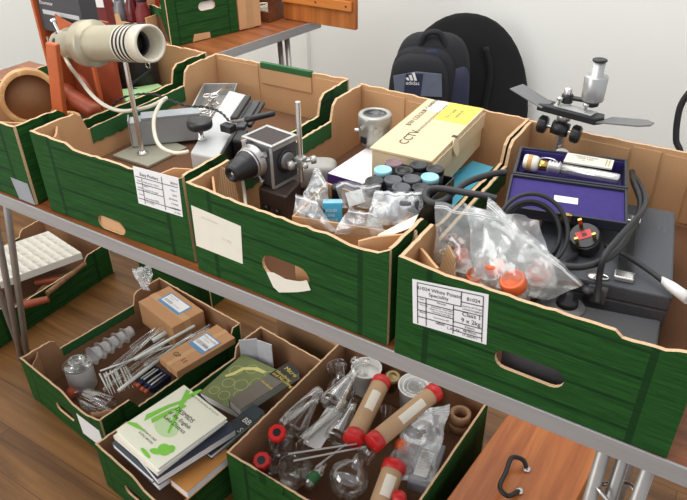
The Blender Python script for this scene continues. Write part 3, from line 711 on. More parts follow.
# ---------------------------------------------------------------- second tray: the lamp and its neighbours
ax = V((.979, -.108, .172)).normalized(); A = V((-.622, .217, 1.282)); zp = TOP+.066
lp = thing('projector_lamp', 'beige tubular lamp on a chrome rod with a grey base plate in the second tray', 'lamp', (-.622, .217, zp))
S = lambda s: A+ax*s
LM = fr(A, ax, (0, 1, 0))
prof = [(.0, -.247), (.019, -.246), (.0262, -.242), (.027, -.238), (.027, -.205), (.0325, -.2045), (.0335, -.200), (.0345, -.145), (.0385, -.142), (.0470, -.136), (.0485, -.132), (.0485, -.100), (.0478, -.098), (.0372, -.0975), (.0365, -.095), (.0362, .012)]
part('lamp_housing', MB().lathe(prof, LM, 48), BEIGE, lp)
FRONT = mat('ivory enamel', (204, 197, 178), .35, var=.04)
f = [(.0362, .0125)]
for k in range(4): f += [(.0362, .018+.013*k), (.032, .0185+.013*k), (.032, .0243+.013*k), (.0362, .0248+.013*k)]
f += [(.0362, .096), (.0352, .098), (.031, .098), (.030, .093), (.0285, .088), (.0285, .079), (.027, .077), (.027, .06), (.0255, .058), (.0255, .035)]
mis = [1 if (i % 4 in (1, 2, 3) and i < 17) else 0 for i in range(len(f)-1)]
part('front_ring', MB().lathe(f, LM, 48, mis=mis), [FRONT, BLACK], lp)
part('lens', MB().lathe([(.0255, .04), (.016, .047), (0, .05)], LM, 32), mat('dark lens', (26, 24, 28), .05, coat=.5), lp)
part('lens_mount', MB().lathe([(.0268, .058), (.022, .058), (.022, .04)], LM, 32), BLACK, lp)
for k in range(8):
    a = k*PI/4+.3; d = LM.to_3x3() @ V((math.cos(a), math.sin(a), 0))
    part('vent_hole', MB().lathe([(.0055, 0), (.0055, .0006), (0, .0007)], fr(S(-.221)+d*.0270, d), 12), BLACK, lp)
part('thumb_screw', MB().cyl(S(-.222)+V((0, -.008, .024)), S(-.234)+V((0, -.008, .05)), .003, seg=10).cyl(S(-.234)+V((0, -.008, .05)), S(-.237)+V((0, -.008, .055)), .0062, seg=12), CHROME, lp)
part('rear_knob', MB().lathe([(0, -.262), (.007, -.261), (.008, -.248), (0, -.248)], LM, 16), BLACK, lp)
part('rod', MB().cyl((-.622, .217, zp+.008), (-.622, .217, 1.249), .0052, seg=20), CHROME, lp)
part('rod_flange', MB().lathe([(0, 0), (.0125, 0), (.0125, .003), (.009, .005), (.0075, .008), (0, .008)], Matrix.Translation((-.622, .217, zp+.0062)), 24), CHROME, lp)
q = [V(p) for p in ((-0.725,0.178,1.038), (-0.567,0.179,1.038), (-0.562,0.294,1.038), (-0.687,0.310,1.038))]
q = [V((max(-.675, p.x), max(.045, p.y), 0)) for p in q]
m = MB(); m.hexa([p+V((0, 0, zp)) for p in q]+[p+V((0, 0, zp+.0062)) for p in q]); part('base_plate', m, PLATEG, lp, bevel=.001)
for u in ((q[3]*.8+q[1]*.2), (q[2]*.45+q[0]*.2+q[3]*.35), (q[3]*.5+q[0]*.5)*.9+q[1]*.1):
    part('plate_screw', MB().lathe([(.004, 0), (.0035, .0014), (0, .002)], Matrix.Translation(u+V((0, 0, zp+.0062))), 12), CHROME, lp)
cab = spline([S(-.215)+V((0, -.01, -.028)), (-0.780,0.198,1.215), (-0.777,0.213,1.180), (-0.738,0.206,1.155), (-0.693,0.202,1.140), (-0.648,0.210,1.135), (-0.610,0.245,1.140), (-0.592,0.273,1.150), (-0.590,0.282,1.152), (-0.590,0.262,1.145), (-0.573,0.224,1.130), (-0.543,0.192,1.110), (-0.506,0.170,1.100), (-0.466,0.166,1.098), (-0.447,0.175,1.100), (-0.443,0.183,1.100)], 8)
part('lamp_flex', MB().tube(cab, .0042, 10), CABLEW, lp)
# flat grey tray box
pa, pb = V((-0.698,0.240,1.105)), V((-0.601,0.339,1.105)); d = (pb-pa).normalized(); n = V((-d.y, d.x, 0)); L = (pb-pa).length
pa.x += .050; pb.x += .044
o = thing('slide_box', 'long grey metal slide box with a clear end behind the lamp rod', 'box', (pa+pb)/2-V((0, 0, 1.105-TOP-.066)), math.atan2(d.y, d.x))
BLG = mat('blue grey enamel', (160, 166, 170), .35, .2, var=.06)
part('box_body', MB().box((-L/2+.0, 0, .0088), (L/2, .035, 1.100-TOP-.066)), BLG, o, True, bevel=.002)
part('box_lid', MB().box((-L/2+.010, -.0015, 1.1005-TOP-.066), (L/2+.001, .037, 1.106-TOP-.066)), BLG, o, True, bevel=.001)
m = MB().box((-L/2-.016, -.002, .0088), (-L/2-.0005, .036, 1.098-TOP-.066)); part('clear_end', m, GLASS2, o, True, bevel=.002)
part('end_plate', MB().box((-L/2-.019, -.003, .0088), (-L/2-.0165, .037, 1.103-TOP-.066)), STEEL, o, True)
# instrument tray
q = [V(p) for p in ((-0.589,0.334,1.090), (-0.540,0.398,1.090), (-0.615,0.554,1.090), (-0.704,0.518,1.090))]
q[0], q[1] = V((-0.589,0.334,1.090)), V((-0.507,0.383,1.090))
u = (q[3]-q[0]); c0 = q[0]; u = u.normalized(); w = V((u.y, -u.x, 0)); Lu, Lw = (q[3]-q[0]).length, .085
IM = lambda p: c0+u*p[0]+w*p[1]+V((0, 0, p[2]))
o = thing('instrument_tray', 'shallow steel dissecting tray of scissors by the back of the second tray', 'tray', IM((Lu/2, Lw/2, -.03)))
m = MB(); mm = axes(c0, u, w, (0, 0, 1))
m.box((0, 0, -.03), (Lu, Lw, -.0285), 0, mm)
for lo, hi in (((0, 0, -.0285), (Lu, .0015, 0)), ((0, Lw-.0015, -.0285), (Lu, Lw, 0)), ((0, .0015, -.0285), (.0015, Lw-.0015, 0)), ((Lu-.0015, .0015, -.0285), (Lu, Lw-.0015, 0))): m.box(lo, hi, 0, mm)
part('tray_pan', m, STEEL, o)
m = MB().tube([IM(p) for p in ((0, 0, 0), (Lu, 0, 0), (Lu, Lw, 0), (0, Lw, 0))], .0018, 6, closed=True); part('rolled_rim', m, STEEL, o)
for k, (s, t, an, lb) in enumerate(((.06, .03, .3, 'steel scissors at the near end of the dissecting tray'), (.10, .045, -.2, 'steel scissors crossing the middle of the dissecting tray'), (.14, .05, .5, 'steel scissors at the far end of the dissecting tray'))):
    sc_ = thing('scissors', lb, 'scissors', IM((s, t, -.028)), 0, 'instruments in the dissecting tray')
    fm = mm @ Matrix.Translation((s, t, -.018+.004*k)) @ Matrix.Rotation(an, 4, 'Z')
    for sg in (1, -1):
        part('blade', MB().tube([fm @ V(p) for p in ((.045, -.002*sg, .002*sg), (.0, 0, .0015*sg), (-.025, .007*sg, .0015*sg))], lambda t: .0022+.0008*t, 6), CHROME, sc_)
        part('finger_ring', MB().tube([fm @ V((-.034+.011*math.cos(a), .011*sg+.0085*math.sin(a), .0015*sg)) for a in [i*PI/8 for i in range(16)]], .002, 6, closed=True), CHROME, sc_)
for k, (s, t, an, lb) in enumerate(((.05, .055, .1, 'steel forceps along the edge of the dissecting tray'), (.13, .02, -.5, 'steel forceps lying across the scissors'))):
    fm = mm @ Matrix.Translation((s, t, -.010+.003*k)) @ Matrix.Rotation(an, 4, 'Z')
    m = MB()
    m.tube([fm @ V(p) for p in ((-.045, 0.006, 0), (0, .0065, 0), (.05, 0, 0), (0, -.0065, 0), (-.045, -.006, 0))], .0021, 6)
    solo('forceps', m, CHROME, lb, 'forceps', 'instruments in the dissecting tray')
# light grey microscope-like slide projector
q = [V(p) for p in ((-0.430,0.175,1.105), (-0.364,0.183,1.105), (-0.486,0.443,1.105), (-0.555,0.446,1.105))]
zb = TOP+.0665
def drop(p, z): return V((p.x, p.y, z))
o = thing('slide_projector', 'light grey slide projector with black knob and lever in the second tray', 'projector', drop((q[0]+q[2])/2, zb))
m = MB(); m.hexa([drop(p, zb) for p in q]+[q[0], q[1], q[2]+V((0, 0, .02)), q[3]+V((0, 0, .02))]); part('projector_body', m, LTGREY, o, bevel=.004)
u = (q[2]-q[1]).normalized(); w = V((u.y, -u.x, 0)); L = (q[2]-q[1]).length
mm = axes(q[1], u, w, (0, 0, 1))
part('side_plate', MB().box((-.012, .0015, zb-1.105), (L*.42, .008, .006), 0, mm), BLACK, o, bevel=.002)
part('slide_gate', MB().box((L*.25, .0085, zb-1.105+.01), (L*.45, .03, .006), 0, mm), BLACK, o, bevel=.004)
part('slide_gate', MB().box((L*.45, .002, .0), (L*.98, .022, .012), 0, mm), DKGREY, o, bevel=.003)
part('slide_gate', MB().box((L*.5, .024, .0025), (L*.96, .034, .012), 0, mm), BLACK, o, bevel=.003)
part('slide_gate', MB().box((L*.52, -.014, .013), (L*.98, .0015, .024), 0, mm), BLACK, o, bevel=.003)
part('shaft', MB().cyl(mm @ V((.01, .0085, -.016)), mm @ V((.006, .034, -.022)), .0035, seg=12).lathe([(0, 0), (.008, 0), (.0085, .005), (0, .007)], fr(mm @ V((.01, .0085, -.016)), mm.to_3x3() @ V((0, 1, 0))), 16), CHROME, o)
pk = V((-0.444,0.226,1.106)); 
part('knob_post', MB().lathe([(0, 0), (.008, 0), (.009, .007), (.006, .01), (.005, .024), (0, .024)], Matrix.Translation(pk), 20), CHROME, o)
part('knob', MB().lathe([(0, .0245), (.012, .0245), (.0245, .030), (.026, .033), (.026, .043), (.024, .046), (0, .047)], Matrix.Translation(pk), 28), BLACK, o)
la, lb_ = V((-0.343,0.250,1.165)), V((-0.298,0.289,1.175))
part('lever', MB().lathe([(0, 0), (.0055, .001), (.0065, .02), (.006, (lb_-la).length-.004), (.004, (lb_-la).length), (0, (lb_-la).length)], fr(la, lb_-la), 16), BLACK, o)
part('lever_arm', MB().cyl(V((-0.400,0.274,1.140)), la, .0035, seg=10), CHROME, o)
part('lever_foot', MB().box((-.014, -.01, -.012), (.014, .01, .004), 0, Matrix.Translation(V((-0.398,0.259,1.137)))), BLACK, o, bevel=.002)
tw = []
base = spline([(-0.769,0.276,1.100), (-0.755,0.298,1.115), (-0.716,0.320,1.125), (-0.669,0.325,1.130), (-0.610,0.316,1.130), (-0.539,0.293,1.140), (-0.483,0.290,1.150), (-0.439,0.284,1.150), (-0.400,0.266,1.145)], 10)
m = MB()
for ph in (0, PI): m.tube([p+V((0, .0018*math.cos(i*.9+ph), .0018*math.sin(i*.9+ph))) for i, p in enumerate(base)], .0015, 5)
solo('twisted_flex', m, RUBBER, 'thin black twisted flex trailing over the slide box and scissors', 'cable')

# ---------------------------------------------------------------- third tray: camera, carton of bags, film cans
FB = TOP+.0415
# transformer block under the camera
q = [V(p) for p in ((-0.221,0.128,1.105), (-0.156,0.124,1.105), (-0.170,0.191,1.105), (-0.228,0.175,1.105))]
q[1] = V((q[1].x, max(q[1].y, .03), 1.105)); q[0] = V((max(q[0].x, -.268), q[0].y, 1.105))
BRN = mat('brown black hammertone', (62, 52, 46), .4, .2, var=.25, scale=(160, 160, 160), bump=.3)
o = thing('transformer', 'brown black metal transformer block under the reflex camera', 'transformer', drop((q[0]+q[2])/2, FB))
m = MB(); m.hexa([drop(p, FB) for p in q]+q); part('metal_case', m, BRN, o, bevel=.003)
for s in (.3, .7):
    p = q[0]*(1-s)+q[1]*s; p = V((p.x, p.y, 1.07)); n = ((q[1]-q[0]).cross(V((0, 0, 1)))).normalized()
    part('terminal', MB().lathe([(0, 0), (.005, 0), (.005, .006), (0, .007)], fr(p+n*.0005, n), 12), BLACK, o)
# reflex camera
tc = V((-0.218,0.171,1.195)); bu = V((1, -.12, 0)).normalized(); bv = V((.12, 1, 0)).normalized()
s = .033; ct = tc
mm = axes((ct.x, ct.y, 0), bu, bv, (0, 0, 1)); zb = 1.1065; zt = 1.186
o = thing('reflex_camera', 'black and silver box camera with a stubby lens beside the steel rod', 'camera', (ct.x, ct.y, zb), math.atan2(bu.y, bu.x))
part('camera_body', MB().box((-.04, -.032, zb), (.034, .032, zt), 0, mm), DKGREY, o, bevel=.004)
m = MB()
for lo, hi in (((-.041, -.033, zt+.0003), (.035, -.027, zt+.004)), ((-.041, .027, zt+.0003), (.035, .033, zt+.004)), ((-.041, -.0265, zt+.0003), (-.035, .0265, zt+.004)), ((.029, -.0265, zt+.0003), (.035, .0265, zt+.004))): m.box(lo, hi, 0, mm)
part('top_trim', m, STEEL, o, bevel=.001)
part('viewfinder_hood', MB().box((-.0345, -.0262, zt+.0003), (.0285, .0262, zt+.003), 0, mm), mat('dark brown leatherette', (52, 40, 36), .6, var=.3, scale=(300, 60, 60), bump=.3), o)
for lo, hi in (((-.041, -.033, zb), (-.034, -.0322, zt)), ((.028, -.033, zb), (.035, -.0322, zt)), ((.0342, -.033, zb), (.035, .033, zb+.006)), ((.0342, -.033, zt-.006), (.035, .033, zt))):
    part('corner_trim', MB().box(lo, hi, 0, mm), STEEL, o)
ld = (V((-.05, -1, -.05))).normalized(); lo_ = mm @ V((-.012, -.032, zb+.045))
lm = fr(lo_, ld)
part('lens_mount', MB().lathe([(0, .0002), (.031, .0002), (.031, .004), (.0285, .006), (.0285, .012), (.0255, .014)], lm, 36), STEEL, o)
part('lens_barrel', MB().lathe([(.0255, .0145), (.0255, .022), (.024, .024), (.024, .029), (.0225, .031), (.0212, .035), (.0212, .043), (.0195, .045), (.0195, .050), (.0172, .052), (.0165, .060), (.014, .063), (.009, .064), (.0085, .058), (0, .058)], lm, 36), BLACK, o)
part('lens_ring', MB().lathe([(.026, .0165), (.0272, .0175), (.0272, .0195), (.026, .0205)], lm, 36), STEEL, o)
for a in (.6, 1.9, 3.6, 5.2):
    d = lm.to_3x3() @ V((math.cos(a), math.sin(a), 0)); p = lo_+ld*.008+d*.0287
    part('mount_screw', MB().cyl(p, p+d*.009, .0025, seg=10).cyl(p+d*.009, p+d*.0125, .0052, seg=12), STEEL, o)
sm = fr(mm @ V((.0343, .0, zb+.045)), mm.to_3x3() @ V((1, 0, 0)))
part('winding_knob', MB().lathe([(0, .0005), (.016, .0005), (.016, .005), (.013, .007), (0, .007)], sm, 28), MIDGREY, o)
part('winding_ring', MB().lathe([(.0165, .0005), (.022, .0005), (.022, .003), (.0165, .003)], sm, 28), BLACK, o)
part('lens_flex', MB().tube(spline([lo_+ld*.058, (-0.268,0.134,1.125), (-0.257,0.128,1.110), (-0.237,0.108,1.100), (-0.214,0.083,1.090), (-0.211,0.088,1.070)], 8), .0032, 8), CABLEW, o)
# clamp stand
rb = V((-0.170,0.187,1.107)); rb = V((rb.x+.004, rb.y, 0))
o = thing('clamp_rod', 'bright steel rod with clamp knobs standing beside the box camera', 'stand', (rb.x, rb.y, 1.1065))
part('rod', MB().cyl((rb.x, rb.y, 1.1065), (rb.x, rb.y, 1.258), .0048, seg=16), CHROME, o)
part('clamp_block', MB().box((-.009, -.009, 1.135), (.009, .009, 1.155), 0, Matrix.Translation((rb.x, rb.y, 0))), STEEL, o, bevel=.002)
for d, r in (((.8, -.55, .1), .0055), ((-.3, -.95, 0), .0085), ((.75, .6, .1), .0075)):
    d = V(d).normalized(); p = V((rb.x, rb.y, 1.145))+d*.0095
    part('clamp_knob', MB().cyl(p, p+d*.008, .003, seg=10).lathe([(0, .008), (r, .009), (r, .016), (r*.8, .019), (0, .0195)], fr(p, d), 18), STEEL, o)
# grey plastic housing behind
c = V((-0.217,0.328,1.050)); part_m = MB().pillow((.045, .03, .027), .45, rz((c.x, c.y, FB+.0275), .5))
solo('adapter_housing', part_m, mat('warm grey plastic', (160, 158, 150), .45, var=.06), 'rounded grey plastic housing lying low behind the steel rod', 'housing')
# white and purple box
bo, far = V((-0.180,0.294,1.072)), V((-0.176,0.404,1.072)); bo.z = far.z = 0
n = (far-bo).normalized(); d = V((n.y, -n.x, 0)); w, L = .095, .165
mm = axes(bo, d, n, (0, 0, 1))
o = thing('carton', 'white carton with a purple end under the lens adapter', 'box', mm @ V((w/2, L/2, FB)))
PURP = mat('purple print', (84, 50, 130), .5, var=.05)
part('carton_body', MB().box((0, .0, FB), (w, L, 1.072), 0, mm), WHITEP, o, bevel=.001)
part('purple_end', MB().box((.0005, -.0008, FB), (w-.0005, -.0002, 1.0715), 0, mm), PURP, o)
part('purple_side', MB().box((-.0008, .0, FB), (-.0002, L, 1.0715), 0, mm), PURP, o)
tq = [mm @ V(p) for p in ((.004, L-.01, 1.0725), (.004, .004, 1.0725), (w, .004, 1.0725), (w, L-.01, 1.0725))]
tq = [mm @ V(p) for p in ((w-.004, .006, 1.0725), (w-.004, L-.02, 1.0725), (.004, L-.02, 1.0725), (.004, .006, 1.0725))]
quad_prints(o, tq, [('Hub', .06, .62, .24)], ink=INK)
quad_prints(o, tq, polys=[[(.05, .42), (.95, .42), (.95, .48), (.05, .48)]], ink=CYAN, name='printed_stripe')
# lens adapter standing on it
c = V((-0.168,0.458,1.143)); c = V((c.x, c.y, 1.0735)); AG = mat('satin grey metal', (170, 168, 162), .35, .5, var=.08)
o = thing('lens_adapter', 'silver grey lens adapter standing on the white and purple carton', 'lens', c)
part('adapter_barrel', MB().lathe([(0, 0), (.027, 0), (.027, .006), (.031, .008), (.033, .02), (.033, .042), (.0355, .044), (.0355, .066), (.034, .069), (.026, .071), (.0245, .068)], Matrix.Translation(c), 40), AG, o)
part('adapter_glass', MB().lathe([(.0243, .068), (.022, .064), (0, .063)], Matrix.Translation(c), 32), mat('smoky lens', (48, 46, 46), .08, coat=.4), o)
for a in (3.6, 4.4, 5.3):
    d = V((math.cos(a), math.sin(a), 0)); p = c+V((0, 0, .030 if a < 4 else .046))+d*.034
    part('lock_screw', MB().cyl(p, p+d*.008, .0045, seg=12), CHROME, o)
part('window', MB().box((-.008, -.0348, .012), (.008, -.0325, .026), 0, Matrix.Translation(c) @ Matrix.Rotation(-.25, 4, 'Z')), BLACK, o)
# blue book
u = V((0.093,0.531,1.070))-V((0.078,0.304,1.070)); d = V((.10, .995, 0)); n = V((.995, -.1, 0))
bo = V((.036, .30, 0)); mm = axes(bo, n, d, (0, 0, 1))
o = thing('book', 'bright cyan booklet lying beside the buff carton in the third tray', 'book', mm @ V((.025, .1, FB)))
part('cover', MB().box((-.03, 0, 1.051), (.052, .225, 1.054), 0, mm), CYAN, o)
part('pages', MB().box((-.029, .001, FB), (.051, .224, 1.0505), 0, mm), PAPER, o)
tq = [mm @ V(p) for p in ((.052, .0, 1.0541), (.052, .225, 1.0541), (-.03, .225, 1.0541), (-.03, .0, 1.0541))]
quad_prints(o, tq, [('Technical Handbook', .3, .3, .1), ('Optical Systems', .3, .5, .1), ('and Accessories', .3, .65, .1)], ink=PAPER)
# CCTV carton
mm = axes((-.021, .42, 0), V((1, .06, 0)).normalized(), V((-.06, 1, 0)).normalized(), (0, 0, 1)); z0, z1 = 1.075, 1.158
o = thing('carton', 'buff cardboard carton printed CCTV with a yellow sticker', 'box', (-.021, .42, z0))
w, L = .0635, .138
part('carton_body', MB().box((-w+.0035, -L+.002, z0), (w-.0035, L-.002, z1-.006), 0, mm), CARTON, o, bevel=.002)
part('carton_lid', MB().box((-w, -L, z1-.005), (w-.004, L, z1), 0, mm), CARTON, o, bevel=.001)
part('lid_skirt', MB().plate(rough([(-L, 0), (-.02, -.004), (.01, 0), (L, -.006), (L, .026), (-L, .028)], .001), [], .0015, axes(mm @ V((w, 0, z1-.034)), mm.to_3x3() @ V((0, 1, 0)), (0, 0, 1), mm.to_3x3() @ V((1, 0, 0)))), CARTON, o)
m = MB().prism([(.013*math.cos(a)+.0, .017*math.sin(a)) for a in [i*PI/8 for i in range(16)]], 0, .002, 0, fr(mm @ V((w+.001, -.035, z1-.014)), mm.to_3x3() @ V((1, 0, .25)))); part('tuck_tab', m, CARTON, o)
part('slot', MB().box((w-.012, -.026, z1+.0001), (w-.002, -.016, z1+.0006), 0, mm), BLACK, o)
tq = [mm @ V(p) for p in ((-w, -L, z1), (-w, L, z1), (w-.004, L, z1), (w-.004, -L, z1))]
quad_prints(o, tq, [('CCTV', .15, .44, .15), ('B/W COLOUR CAMERA', .45, .2, .085)], ink=BLACK)
quad_prints(o, tq, [('HIGH RESOLUTION MONOCHROME CAMERA', .36, .42, .045)], ink=INK)
part('yellow_sticker', sheet(lift([mm @ V(p) for p in ((-.012, .04, z1), (-.012, L-.002, z1), (w-.008, L-.002, z1), (w-.008, .04, z1))], .0006), .0004), YELLOW, o)
part('white_sticker', sheet(lift([mm @ V(p) for p in ((-.042, .075, z1), (-.042, L-.006, z1), (-.014, L-.006, z1), (-.014, .075, z1))], .0006), .0004), PAPER, o)
sq = lift([mm @ V(p) for p in ((-.012, .045, z1), (-.012, L-.004, z1), (w-.01, L-.004, z1), (w-.01, .045, z1))], .0007)
quad_prints(o, sq, [('TV + lead', .1, .4, .14), ('tested ok', .2, .62, .12)], ink=GINK)
# film cans
zc = 1.158
cans = [((383,169), 'b', 'pale blue lidded film can at the back left corner of the rack'), ((394,162), 'r', 'film can with a dusky pink lid at the back of the rack'), ((404,169), 'o', 'film can with a ringed open top in the middle of the rack'),
        ((421,164), 'k', 'black film can at the back of the rack against the buff carton'), ((437,166), 'k', 'black film can at the back right corner of the rack'), ((375,180), 'k', 'black film can at the front left corner of the rack'),
        ((393,178.5), 'g', 'charcoal film can next to the front left corner'), ((410,179), 'g', 'charcoal film can left of the right pale blue lid'), ((431,177), 'b', 'pale blue lidded film can at the right side of the rack'),
        ((404,188), 'g', 'charcoal film can at the front of the rack'), ((421,187), 'k', 'black film can at the front right corner of the rack')]
CANZ = [(-0.012,0.215,1.158), (-0.009,0.248,1.158), (0.021,0.230,1.158), (0.035,0.266,1.158), (0.062,0.273,1.158), (-0.003,0.172,1.158), (0.021,0.191,1.158), (0.045,0.210,1.158), (0.069,0.233,1.158), (0.049,0.171,1.158), (0.074,0.190,1.158)]
PTS = [V(p) for p in CANZ]
for it in range(60):           # settle the cans so they touch but do not cut one another
    for i in range(len(PTS)):
        for j in range(i):
            d = PTS[i]-PTS[j]; d.z = 0; l = d.length
            if l < .0315: e = d.normalized()*(.0315-l)/2; PTS[i] += e; PTS[j] -= e
    for p in PTS:
        p.y = min(p.y, .2625)
cx = sum(p.x for p in PTS)/11; cy = sum(p.y for p in PTS)/11
LIDS = {'b': PALEBLUE, 'r': mat('dusky pink plastic', (120, 92, 96), .45), 'o': BLACK, 'k': BLACK, 'g': mat('charcoal plastic', (74, 76, 80), .45)}
for p, (px, kind, lb) in zip(PTS, cans):
    p = V((p.x, p.y, zc-.05))
    o = thing('film_can', lb, 'film can', p, 0, 'film cans in the rack')
    part('can_body', MB().lathe([(0, 0), (.0145, 0), (.015, .002), (.015, .042), (0, .042)], Matrix.Translation(p), 24), BLACK, o)
    pr = [(.0152, .0422), (.0157, .043), (.0157, .0485), (.015, .05), (.0125, .05), (.0118, .0492), (0, .0492)]
    if kind == 'o': pr = [(.0152, .0422), (.0157, .043), (.0157, .05), (.013, .05), (.012, .046), (.009, .046), (.0085, .049), (0, .049)]
    part('lid', MB().lathe(pr, Matrix.Translation(p), 28), LIDS[kind], o)
x0, x1 = min(p.x for p in PTS)-.017, max(p.x for p in PTS)+.017; y0, y1 = min(p.y for p in PTS)-.017, max(p.y for p in PTS)+.017
o = thing('can_rack', 'black open tray holding the film cans', 'tray', ((x0+x1)/2, (y0+y1)/2, zc-.053))
part('rack_floor', MB().box((x0, y0, FB+.001), (x1, y1, zc-.0505)), BLACK, o)
for lo, hi in (((x0-.002, y0-.002, FB+.001), (x1+.002, y0-.0002, zc-.018)), ((x0-.002, y1+.0002, FB+.001), (x1+.002, y1+.002, zc-.018)), ((x0-.002, y0, FB+.001), (x0-.0002, y1, zc-.018)), ((x1+.0002, y0, FB+.001), (x1+.002, y1, zc-.018))):
    part('rack_wall', MB().box(lo, hi), BLACK, o)
# open carton of polythene bags
Q = [V(p) for p in ((-0.077,0.036,1.135), (0.115,0.078,1.135), (0.085,0.194,1.135), (-0.093,0.162,1.135))]
Q = [V((min(max(p.x, -.262), .098), max(p.y, .028), 1.135)) for p in Q]
Q[1].x = min(Q[1].x, .085); Q[2].y = min(Q[2].y, y0-.008); Q[3].y = min(Q[3].y, .16)
o = thing('carton', 'shallow brown carton full of small polythene bags behind the torn hand hole', 'box', drop((Q[0]+Q[2])/2, FB))
Qi = [p+((Q[0]+Q[2])/2-p).normalized()*.007 for p in Q]
part('carton_floor', MB().hexa([drop(p, FB) for p in Qi]+[drop(p, FB+.003) for p in Qi]), CARD, o)
for i in range(4):
    a, b, c2, d2 = Q[i], Q[(i+1) % 4], Q[(i+1) % 4]+(Q[(i+3) % 4]-Q[(i+1) % 4]).normalized()*.003, Qi[i]
    a2, b2 = Q[i], Q[(i+1) % 4]; n = V((-(b2-a2).y, (b2-a2).x, 0)).normalized()*.003; e = (b2-a2).normalized()*(.0032 if i % 2 else 0)
    a2 = a2+e; b2 = b2-e; jz = [random.uniform(-.004, .003) for _ in range(2)]
    part('carton_wall', MB().hexa([drop(a2, FB), drop(b2, FB), drop(b2+n, FB), drop(a2+n, FB), drop(a2, 1.135+jz[0]), drop(b2, 1.135+jz[1]), drop(b2+n, 1.135+jz[1]), drop(a2+n, 1.135+jz[0])]), [CARD], o)

def bag(name, label, quad, bulge, m, seed, zips=True, amp=.006, group=None, nu=22, nv=22, open_top=True, freq=28):
    tl, tr, br, bl = [V(q) for q in quad]
    n = (bl-tl).cross(tr-tl).normalized()
    th = thing(name, label, 'bag', min(quad, key=lambda p: p[2]), 0, group)
    def P(u, v, s):
        p = (tl*(1-u)+tr*u)*(1-v)+(bl*(1-u)+br*u)*v
        f = (max(0, math.sin(PI*u)))**.55*(max(0, math.sin(PI*min(1, .04+v*.96))))**.6*(.25+.75*v)
        d = noise.noise_vector(p*freq+V((seed, 0, s*3)))*amp+noise.noise_vector(p*freq*2.6+V((seed, 5, s*2)))*amp*.5
        edge = min(u, 1-u, 1-v)*8
        if edge < 1: d = noise.noise_vector(p*freq+V((seed, 0, 0)))*amp*(1-edge)+d*edge
        return p+n*(s*bulge*f)+d
    mb = MB()
    mb.grid(lambda u, v: P(u, v, 1), nu, nv); mb.grid(lambda u, v: P(1-u, v, -1), nu, nv)
    bmesh.ops.remove_doubles(mb.b, verts=mb.b.verts, dist=.0002)
    part('film_pouch', mb, m, th)
    if zips:
        for v in (.07, .10):
            part('zip_strip', MB().tube([P(i/24, v, 1)+n*.0009 for i in range(25)], .0008, 4), ZIP, th)
    return th
bag('polythene_bag', 'tall crumpled clear bag at the left end of the brown carton', [(-0.090,0.121,1.180), (-0.053,0.114,1.160), (-0.055,0.100,1.115), (-0.104,0.089,1.115)], .014, FILMM, 1, amp=.007, group='small bags in the brown carton')
bag('polythene_bag', 'clear bag of dark lens parts at the front left of the carton', [(-0.084,0.052,1.165), (-0.043,0.067,1.155), (-0.002,0.049,1.120), (-0.072,0.042,1.118)], .015, FILMM, 2, amp=.007, group='small bags in the brown carton')
bag('polythene_bag', 'milky bag folded over a white slip behind the blue packet', [(-0.040,0.115,1.170), (0.017,0.153,1.165), (0.024,0.148,1.128), (-0.029,0.109,1.128)], .015, FILMM, 3, amp=.009, group='small bags in the brown carton')
bag('polythene_bag', 'wide clear bag of grey parts at the right end of the carton', [(0.025,0.126,1.165), (0.092,0.174,1.165), (0.103,0.125,1.130), (0.031,0.078,1.128)], .016, FILMM, 4, amp=.008, group='small bags in the brown carton')
bag('polythene_bag', 'crumpled bag at the front middle of the carton beside the blue packet', [(0.010,0.066,1.160), (0.054,0.082,1.155), (0.079,0.077,1.120), (0.000,0.046,1.120)], .013, FILMM, 5, amp=.008, group='small bags in the brown carton')
c = V((-0.043,0.102,1.100)); M = Matrix.Translation(c) @ Matrix.Rotation(.55, 4, 'Z') @ Matrix.Rotation(-.2, 4, 'X')
o = thing('packet', 'small sky blue printed packet standing among the bags', 'packet', c-V((0, 0, .02)))
SKY = mat('sky blue card', (74, 176, 212), .5, var=.05)
part('packet_body', MB().box((-.016, -.011, -.022), (.016, .011, .036), 0, M), SKY, o, bevel=.001)
part('packet_top', MB().box((-.0155, -.0105, .0361), (.0155, .0105, .0368), 0, M), mat('pale sky card', (150, 208, 226), .5), o)
quad_prints(o, [M @ V(p) for p in ((-.016, -.0112, .036), (.016, -.0112, .036), (.016, -.0112, -.02), (-.016, -.0112, -.02))], [('SOLID', .15, .25, .09), ('LENS', .15, .4, .09), ('TISSUE', .15, .55, .09), ('x 50', .15, .7, .09)], ink=PAPER)
for pp, r, hh, lb in (((-0.056,0.136,1.130), .009, .034, 'black film can standing at the back of the brown carton'), ):
    p = V(pp); solo('film_can', MB().lathe([(0, 0), (r, 0), (r, hh-.006), (r*1.05, hh-.006), (r*1.05, hh), (0, hh)], Matrix.Translation(V((p.x, p.y, 1.115))), 20), BLACK, lb, 'film can')
for k, (pp, an, L, lb, mm_) in enumerate((((-0.073,0.079,1.118), .4, .03, 'dark lens barrel inside the front left bag', BLACK), ((0.046,0.137,1.125), .15, .045, 'grey metal cylinder inside the wide clear bag', MIDGREY), ((0.064,0.157,1.130), .35, .05, 'dark grey cylinder at the back of the wide bag', DKGREY), ((0.017,0.078,1.120), -.3, .022, 'short black barrel inside the front middle bag', BLACK))):
    p = V(pp); d = V((math.cos(an), math.sin(an), .05)).normalized()
    solo('lens_barrel', MB().lathe([(0, -L/2), (.008, -L/2), (.008, -L*.1), (.0095, -L*.08), (.0095, L/2), (.007, L/2), (.006, L/2-.003), (0, L/2-.003)], fr(p, d), 20), mm_, lb, 'lens', 'parts inside the small bags')
p = [V(q) for q in ((-0.037,0.134,1.140), (-0.021,0.160,1.140), (-0.006,0.148,1.125), (-0.020,0.120,1.125))]
